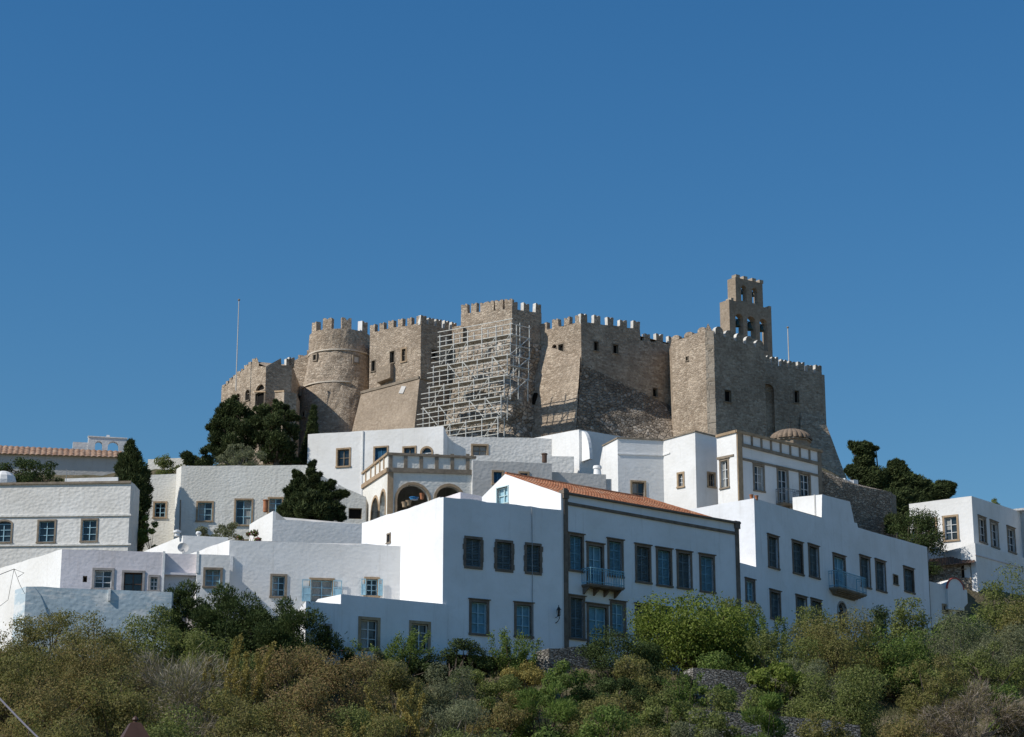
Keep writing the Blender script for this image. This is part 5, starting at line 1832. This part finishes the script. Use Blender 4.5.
SL = 'shrubs on the scrubby slope'
SHR = [
    # along the foot of the houses, left to right
    ('brown', 8, 627, 104, 70, 'brownish bush at the left frame edge below the sunlit white wall'),
    ('heath', 48, 604, 108, 74, 'tall olive-brown bush in front of the blue terrace wall corner'),
    ('heath', 100, 612, 106, 84, 'round olive-brown bush overlapping the middle of the blue terrace wall'),
    ('olive', 146, 604, 107.5, 70, 'thin grey-olive bush at the right end of the blue terrace wall'),
    ('juniper', 186, 575, 113, 62, 'pointed dark juniper reaching to the light blue window of the low pinkish house'),
    ('juniper', 238, 583, 111, 84, 'broad dark juniper in the middle of the dark juniper clump'),
    ('juniper', 296, 593, 109, 84, 'dark juniper with layered boughs hiding the brown door of the flat extension'),
    ('dark', 342, 640, 112, 44, 'small dark leafy plant with red blooms by the brown door of the flat extension', ('flower', .035)),
    ('grey', 375, 646, 110, 74, 'grey-green bush below the left white window of the flat extension'),
    ('shoots', 402, 628, 112, 60, 'leafy green shoots rising between the two windows of the flat extension'),
    ('dark', 452, 640, 113, 84, 'flat-topped dark green bush under the white wing, left of the tall shoots'),
    ('shoots', 512, 630, 114, 58, 'tall leafy shoots in front of the right lower window of the white wing'),
    ('cushion', 527, 650, 111, 44, 'yellow-leaved cushion bush beside the pale dry stone wall'),
    ('dark', 618, 628, 112, 84, 'dense dark green bush in front of the blue mansion door'),
    ('olive', 736, 588, 123, 60, 'yellow-olive bush by the right brown pilaster of the mansion'),
    ('shoots', 765, 610, 122, 60, 'thin leafy saplings below the lower left window of the long house'),
    ('olive', 813, 601, 123, 56, 'olive bush in front of the lower middle windows of the long house'),
    ('dark', 872, 598, 132, 50, 'dark fig-like bush under the blue balcony of the long house'),
    ('olive', 910, 586, 136, 56, 'pale olive bush at the right corner of the long house'),
    ('green', 962, 608, 130, 70, 'green bush below the red-rimmed white vault'),
    ('olive', 1003, 560, 137, 76, 'tall olive bush in front of the far right house'),
    ('heath', 1020, 585, 126, 60, 'brown-olive bush at the right frame edge'),
    # second rank
    ('heath', 22, 642, 96, 110, 'wide olive-brown bush at far left, behind the grey cable'),
    ('brown', 92, 636, 97, 104, 'rust-tinged round bush left of the bare grey twiggy bush'),
    ('twig', 172, 634, 99, 78, 'bare grey twiggy bush below the juniper clump, the upper one', ('heath', .4)),
    ('olive', 222, 622, 103, 80, 'olive bush directly below the broad dark juniper'),
    ('yellow', 240, 638, 95, 70, 'arching yellow flower stalks beside the bare grey twigs'),
    ('red', 292, 638, 99, 96, 'reddish brown bush below the dark layered juniper'),
    ('red', 346, 648, 98, 84, 'reddish bush with pale tips below the small red-flowered plant'),
    ('heath', 392, 660, 101, 80, 'dull olive bush below the left white window, in the second rank'),
    ('grey', 443, 662, 103, 72, 'silvery grey bush in the middle of the slope left of centre'),
    ('olive', 486, 664, 105, 72, 'olive bush on the slope left of the yellow cushion'),
    ('green', 566, 664, 106, 70, 'leafy green bush below the pale dry stone wall'),
    ('dark', 612, 664, 106, 72, 'dark glossy bush on the ledge below the dense dark green bush'),
    ('dark', 668, 672, 108, 60, 'dark ivy clump hanging over the mid terrace wall'),
    ('green', 722, 652, 112, 60, 'shaded green bush at the foot of the bright citrus tree'),
    ('heath', 650, 652, 109, 70, 'low dull bush in front of the citrus trunk'),
    ('grey', 800, 656, 108, 90, 'grey-olive bush above the right end of the lowest terrace wall'),
    ('olive', 740, 676, 98, 60, 'olive bush between the two terrace walls'),
    ('olive', 713, 703, 89.5, 56, 'rounded olive bush hiding the left end of the lowest terrace wall'),
    ('heath', 826, 711, 89, 64, 'dull bush in front of the right end of the lowest terrace wall'),
    ('green', 716, 683, 104, 44, 'green bush leaning on the grey terrace wall below the citrus tree'),
    ('green', 610, 704, 90, 70, 'green bush at lower centre right of the fresh pine bush'),
    ('olive', 980, 640, 112, 90, 'olive bush between the silver-grey bushes and the mauve twigs'),
    ('olive', 778, 634, 114, 90, 'mottled olive bush right of the bright citrus tree'),
    ('heath', 838, 612, 116, 96, 'large mottled bush below the blue balcony of the long house'),
    ('green', 892, 620, 117, 84, 'mid-green bush between the mottled bush and the grey olive'),
    ('grey', 960, 607, 118, 80, 'tall silver-grey olive bush on the right slope'),
    ('grey', 1006, 622, 116, 72, 'lower silver-grey bush near the right frame edge'),
    # third rank
    ('brown', 40, 672, 88, 120, 'brown-green bush at lower left crossed by the grey cable'),
    ('heath', 116, 668, 90, 100, 'olive-brown bush above the brown street lantern'),
    ('twig', 198, 660, 94, 86, 'bare grey twiggy bush right of the street lantern, the lower one', ('heath', .4)),
    ('heath', 250, 676, 91, 80, 'dark olive bush below the yellow flower stalks'),
    ('red', 308, 680, 92, 90, 'rust-coloured bush on the lower slope'),
    ('olive', 362, 684, 93, 80, 'olive-green bush left of the yellow spikes at bottom'),
    ('yellow', 404, 682, 93, 70, 'upright yellow flower spikes at the bottom left of centre'),
    ('grey', 452, 690, 94, 84, 'grey-leaved bush at the bottom, right of the yellow spikes'),
    ('brown', 500, 686, 97, 66, 'brown-tinged bush left of the fresh green pine bush'),
    ('pine', 546, 684, 98, 78, 'fresh green pine-like bush in the centre foreground'),
    ('heath', 612, 688, 96, 88, 'rounded dull green bush right of the fresh pine bush'),
    ('olive', 664, 694, 96, 70, 'olive bush below the ivy-hung terrace wall'),
    ('shoots', 685, 672, 103, 40, 'yellow-green upright shoots in front of the mid terrace wall'),
    ('bright', 772, 660, 106, 54, 'small yellow-green bush left of the large mottled one'),
    ('olive', 842, 664, 102, 116, 'broad olive bush in the right foreground'),
    ('heath', 930, 652, 106, 70, 'yellowish heath bush left of the mauve twiggy bush'),
    ('mauve', 966, 684, 99, 104, 'large mauve-grey twiggy bush at lower right', ('brown', .3)),
    ('green', 1016, 676, 100, 66, 'green bush at the lower right corner beside the mauve twigs'),
    # front rank
    ('heath', 60, 706, 81, 120, 'dark brown-olive bush along the bottom edge left of the lantern'),
    ('olive', 172, 704, 83, 90, 'olive bush at the bottom edge just right of the lantern'),
    ('heath', 236, 712, 84, 80, 'low dull bush at the bottom edge below the bare twigs'),
    ('brown', 302, 714, 84, 90, 'low brown bush at the bottom edge below the rust-coloured bush'),
    ('yellow', 336, 716, 82, 60, 'low yellow flower spikes at the bottom edge'),
    ('heath', 386, 716, 84, 80, 'low olive-brown bush at the bottom edge below the upright yellow spikes'),
    ('olive', 470, 718, 84, 80, 'low olive bush at the bottom edge below the grey-leaved bush'),
    ('green', 560, 720, 84, 70, 'low green bush at the bottom edge below the pine bush'),
    ('grey', 700, 712, 88, 60, 'grey-green bush at the bottom edge in front of the lower terrace wall'),
    ('pine', 762, 690, 88, 54, 'feathery blue-green bush in front of the lower terrace wall'),
    ('heath', 636, 716, 85, 80, 'low dull bush at the bottom edge right of centre'),
    ('brown', 905, 704, 90, 70, 'brown bush at the bottom edge left of the mauve twigs'),
]
for r in SHR:
    kind, px, yt, D, wpx, lb = r[:6]
    plant(kind, px, yt, D, wpx, lb, group=SL, accent=r[6] if len(r) > 6 else None)

# --- citrus tree in front of the mansion
plant('bright', 690, 594, 116.5, 132, 'bright yellow-green citrus tree in front of the mansion right half', 'citrus_tree', 'tree', base=694, dens=1.1, clump=1.15)
# --- trees and bushes between the houses
plant('dark', 38, 456, 158, 84, 'dark spreading bush behind the roof of the grand left house', 'bush', 'bush', base=490, dens=1.2)
plant('round', 199, 439, 166, 30, 'small rounded dark cypress left of the big cypress clump', 'cypress_bush', 'tree', base=480, dens=1.5)
plant('olive', 168, 455, 170, 34, 'thin olive bush on the cream house skyline', 'bush', 'bush', base=482)
plant('grey', 240, 442, 168, 66, 'silver-green olive bush in front of the big dark cypress clump', 'olive_bush', 'bush', base=474)
plant('green', 152, 512, 150, 24, 'small green bush at the foot of the tall columnar cypress', 'bush', 'bush', base=548)
plant('grey', 218, 517, 140, 56, 'grey-green bush in front of the cream house windows', 'bush', 'bush', base=546)
plant('green', 252, 531, 134, 40, 'pink flowering bougainvillea on the courtyard wall', 'bougainvillea', 'shrub', base=552, accent=('flower', .3))
plant('dark', 914, 507, 160, 60, 'bushy green tree against the sunlit wall of the far right house', 'leafy_tree', 'tree', base=575, dens=1.5)
plant('round', 896, 503, 164, 34, 'dark bush squeezed behind the retaining wall end', 'bush', 'bush', base=560, dens=1.6)
plant('olive', 993, 499, 169, 18, 'small bush showing above the far right house roof', 'bush', 'bush', base=512)


# --- windswept cypress at right, built limb by limb
def limb_tree(name, label, px0, py0, D, clumps, lm, seed=1, leanv=(.75, 0, .35), sq=(1.35, 1.2, .62), dens=1.0, trunk=1.0, fill_in=False, stray=0):
    rng = np.random.default_rng(seed)
    b = at(px0, py0, D)
    rt = thing(name, label, 'tree', b)
    Vs, Qs, off = [], [], 0
    clumps = [c for c in clumps]
    if fill_in:
        clumps += [((a[0] + b[0]) / 2, (a[1] + b[1]) / 2, (a[2] + b[2]) * .48, (a[3] + b[3]) / 2) for a, b in zip(clumps, clumps[1:]) if abs(a[0] - b[0]) + abs(a[1] - b[1]) < 34]
    if stray:
        for c in list(clumps):
            for q in range(stray):
                t_ = rng.uniform(0, 2 * math.pi)
                clumps.append((c[0] + math.cos(t_) * c[2] * 1.0, c[1] + math.sin(t_) * c[2] * .95, c[2] * rng.uniform(.22, .42), c[3]))
    mb = MB()
    fork = Vector((0, 0, 1.5))
    mb.tube([(0, 0, -1), (0.1, 0, .8), tuple(fork)], [.45 * trunk, .38 * trunk, .32 * trunk], 8)
    for (px, py, rpx, dd) in clumps:
        c = at(px, py, D + dd) - b
        r = rpx * D / F
        n = int((1050 * r * r + 260) * dens)
        d = unit(rng.normal(0, 1, (n, 3)))
        P = np.array(c) + d * (r * rng.uniform(.15, 1.12, n) ** .6)[:, None] * np.array(sq)
        lean = np.array(leanv)
        V, Q = leaf_quads(P, unit(d + np.array([0, 0, .4])), .36, .085, unit(d * 1.0 + lean), .7, rng)
        Vs.append(V)
        Qs.append(Q + off)
        off += len(V)
        m_ = fork.lerp(c, .55) + Vector((0, 0, -.3))
        mb.tube([tuple(fork), tuple(m_), tuple(c)], [.16, .10, .03], 5)
    o = bpy.data.objects.new('crown', np_mesh('crown', np.vstack(Vs), np.vstack(Qs), LM[lm]))
    COL.objects.link(o)
    o.parent = rt
    o = bpy.data.objects.new('trunk', mb.mesh('trunk', mlist('bark')))
    COL.objects.link(o)
    o.parent = rt
    return rt


limb_tree('windswept_cypress', 'big dark windswept cypress leaning over the roof of the far right house', 884, 545, 178,
          [(855, 446, 6, 0), (862, 450, 8, 0), (871, 449, 5, .5), (863, 460, 8, 0), (866, 470, 9, .5), (857, 474, 8, 0), (850, 470, 4, 0), (876, 474, 10, 0), (868, 484, 12, 0), (884, 484, 13, 1), (896, 472, 8, 0),
           (893, 464, 5, 0), (901, 467, 5, 0), (904, 480, 10, 0), (916, 482, 9, 0), (922, 492, 11, 1), (934, 490, 8, 0), (945, 488, 6, 0), (951, 487, 4, 0), (938, 496, 9, 0), (908, 496, 14, 0), (892, 500, 14, -1),
           (880, 498, 12, 0), (925, 503, 11, 0), (912, 510, 12, -1), (897, 514, 13, -1), (885, 515, 11, 0), (900, 530, 12, -1), (948, 493, 5, 0)], 'cypress', 4, (.8, 0, .35), (1.3, 1.2, .82), 1.2, 1.0, True, 3)

limb_tree('cypress_tree', 'tall dark columnar cypress beside the grand left house', 133, 560, 153.3,
          [(131, 443, 3.5, 0), (130, 449, 6, 0), (133, 456, 8, 0), (128, 463, 10, 0), (136, 469, 11, 0), (126, 477, 11, 0), (138, 482, 12, 0), (129, 490, 13, 0), (140, 497, 11, 0), (128, 503, 12, 0), (138, 511, 11, 0),
           (131, 519, 12, 0), (138, 528, 10, 0), (131, 537, 10, 0), (119, 468, 4.5, 0), (146, 474, 5, 0), (148, 489, 4.5, 0), (146, 504, 5, 0), (136, 545, 8, 0), (122, 457, 4, 0)],
          'cypress', 9, (.05, 0, .9), (1.05, 1.0, 1.1), 1.5, .7)
limb_tree('cypress_tree', 'left tree of the big dark cypress clump below the fortress wing', 232, 480, 177,
          [(231, 406, 9, 0), (222, 413, 8, 0), (240, 411, 11, 0), (217, 424, 9, 0), (229, 425, 12, 0), (244, 428, 11, -1), (217, 438, 10, 0), (233, 442, 13, -1), (247, 445, 11, 0), (222, 454, 11, 0), (240, 458, 12, -1), (212, 448, 6, 0), (250, 418, 7, 0)],
          'cypress', 5, (.1, 0, .8), (.92, 1.0, .82), 1.1, 1.0, False, 2)
limb_tree('cypress_tree', 'right tree of the big dark cypress clump, against the round tower foot', 276, 480, 176,
          [(264, 411, 9, 0), (279, 408, 8, 0), (290, 416, 8, 0), (258, 423, 10, 0), (274, 422, 12, -1), (292, 430, 9, 0), (261, 438, 11, 0), (278, 440, 13, -1), (290, 447, 8, 0), (268, 454, 12, 0), (286, 457, 11, 0), (252, 434, 7, 0)],
          'cypress', 6, (.1, 0, .8), (.92, 1.0, .82), 1.1, 1.0, False, 2)
limb_tree('cypress_tree', 'slim pointed cypress against the round tower', 311, 482, 178,
          [(314, 408, 2.0, 0), (313.5, 413, 2.8, 0), (313, 419, 3.6, 0), (312.5, 426, 4.6, 0), (312, 433, 5.4, 0), (311.5, 440, 6.2, 0), (310, 448, 7, 0), (308, 456, 7, 0), (308, 464, 6, 0)],
          'cypress', 7, (.05, 0, 1.2), (1.2, 1.1, 1.35), 2.6, .4)
limb_tree('pine_tree', 'spiky dark pine in front of the tall white house', 315, 532, 139.5,
          [(312.5, 464, 3, 0), (311, 471, 5, 0), (314, 478, 7, 0), (297, 474, 3.5, 0), (299, 481, 6, 0), (305, 488, 9, 0), (322, 487, 8, 0), (292, 489, 7, 0), (297, 498, 10, 0), (312, 498, 11, -1), (327, 497, 9, 0), (337, 494, 4, 0),
           (289, 506, 9, 0), (303, 509, 12, -1), (320, 509, 12, -1), (334, 507, 9, 0), (345, 495, 3, 0), (288, 515, 8, 0), (305, 517, 11, 0), (325, 517, 11, 0), (340, 514, 6, 0), (281, 512, 4, 0), (331, 485, 4, 0)],
          'cypress', 8, (.15, 0, .75), (.82, .85, .75), 1.5, .6, False, 4)

# --- dry stone terrace walls
for nm, lb, cs, an, anc, ft, bk in (
        ('dry_stone_wall', 'short pale dry stone wall below the mansion corner pilaster', [(536, 652), (549, 648.5), (592, 646.5)], [-30, 22], (1, 113.5), 690, (0, .6)),
        ('dry_stone_wall', 'grey dry stone terrace wall below the bright citrus tree', [(684, 671), (693, 667.5), (720, 669.5), (756, 673)], [-50, 12, 14], (0, 108.5), 725, (0, .6)),
        ('dry_stone_wall', 'lowest dry stone terrace wall at the bottom edge right of centre', [(690, 711), (738, 713), (800, 718), (860, 725)], [10, 12, 14], (0, 91.5), 790, (0, .6))):
    w_ = House(nm, lb, 'wall', 'dry stone terrace walls')
    w_.shell(cs, an, anc, ft, back=bk, mat='stone_grey', rough=.16, roof='stone_grey', step=.35)

# --- undergrowth between the shrubs: one mass of dry grass and weeds
n = 90000
rng = np.random.default_rng(9)
yy = rng.uniform(76, 132, n)
xx = (rng.uniform(-60, 1084, n) - CX) / F * yy * 1.02
zz = terr(xx, yy)
P = np.stack([xx, yy, zz + .12], 1)
V, Q = leaf_quads(P, np.tile(np.array([[0, -1.0, .3]]), (n, 1)), .5, .035, np.tile(np.array([[0, 0, 1.0]]), (n, 1)), .7, rng)
o = bpy.data.objects.new('undergrowth', np_mesh('undergrowth', V, Q, LM['grass']))
COL.objects.link(o)
tag(o, 'dry grass and weeds covering the slope between the shrubs', 'undergrowth', None, 'stuff')

# --- street lantern and its cable
D = 45.0
p = at(134.5, 737, D)
zg = terr(p.x, p.y)[0]
root = thing('street_lantern', 'brown street lantern top poking up at the bottom edge of the scrub', 'street lamp', Vector((p.x, p.y, zg)))
zz0 = p.z - zg
mb = MB()
mb.lathe([(.12, -.3), (.12, .25), (.07, .4), (.05, .9), (.045, zz0 - .62)], n=10)
link('post', mb, 'lamp_brown', root, Vector((p.x, p.y, zg)), local=True)
mb = MB()
for r0, za, r1, zb_ in ((.40, zz0 - .03, .16, zz0 + .285), (.42, zz0 - .07, .42, zz0 - .03), (.16, zz0 + .285, .10, zz0 + .30)):
    mb.tube([(0, 0, za), (0, 0, zb_)], [r0, r1], 4)
mb.lathe([(.045, zz0 + .29), (.045, zz0 + .33), (.075, zz0 + .36), (.06, zz0 + .40), (.02, zz0 + .43), (0, zz0 + .45)], n=10)
o = link('lantern_roof', mb, 'lamp_brown', root, Vector((p.x, p.y, zg)), rot=R(20), local=True)
mb = MB()
mb.tube([(0, 0, zz0 - .55), (0, 0, zz0 - .07)], [.17, .33], 4)
link('lantern_glass', mb, 'glass', root, Vector((p.x, p.y, zg)), rot=R(20), local=True)
mb = MB()
a, b = at(-70, 618, 50), at(134.5, 822, 45.02)
mb.tube([a.lerp(b, i / 20) - Vector((0, 0, .25 * math.sin(math.pi * i / 20))) for i in range(21)], .022, 6)
tag(link('cable', mb, 'cable', None, a), 'grey cable slanting down across the lower left corner', 'cable')
mb = MB()
a_, b_, c_ = at(0, 574.5, 109.5), at(14, 569, 110), at(24, 573, 110.5)
mb.tube([at(-20, 580, 109), a_, b_, c_, at(18, 577, 110.3)], .018, 5)
mb.tube([b_, at(8, 600, 109.6), at(0, 606, 109)], .012, 5)
mb.tube([b_, at(20, 585, 110), at(25, 594, 110)], .012, 5)
tag(link('house_wires', mb, 'iron_dark', None, a_), 'dark looped wires strung against the sunlit white wall at far left', 'wires')
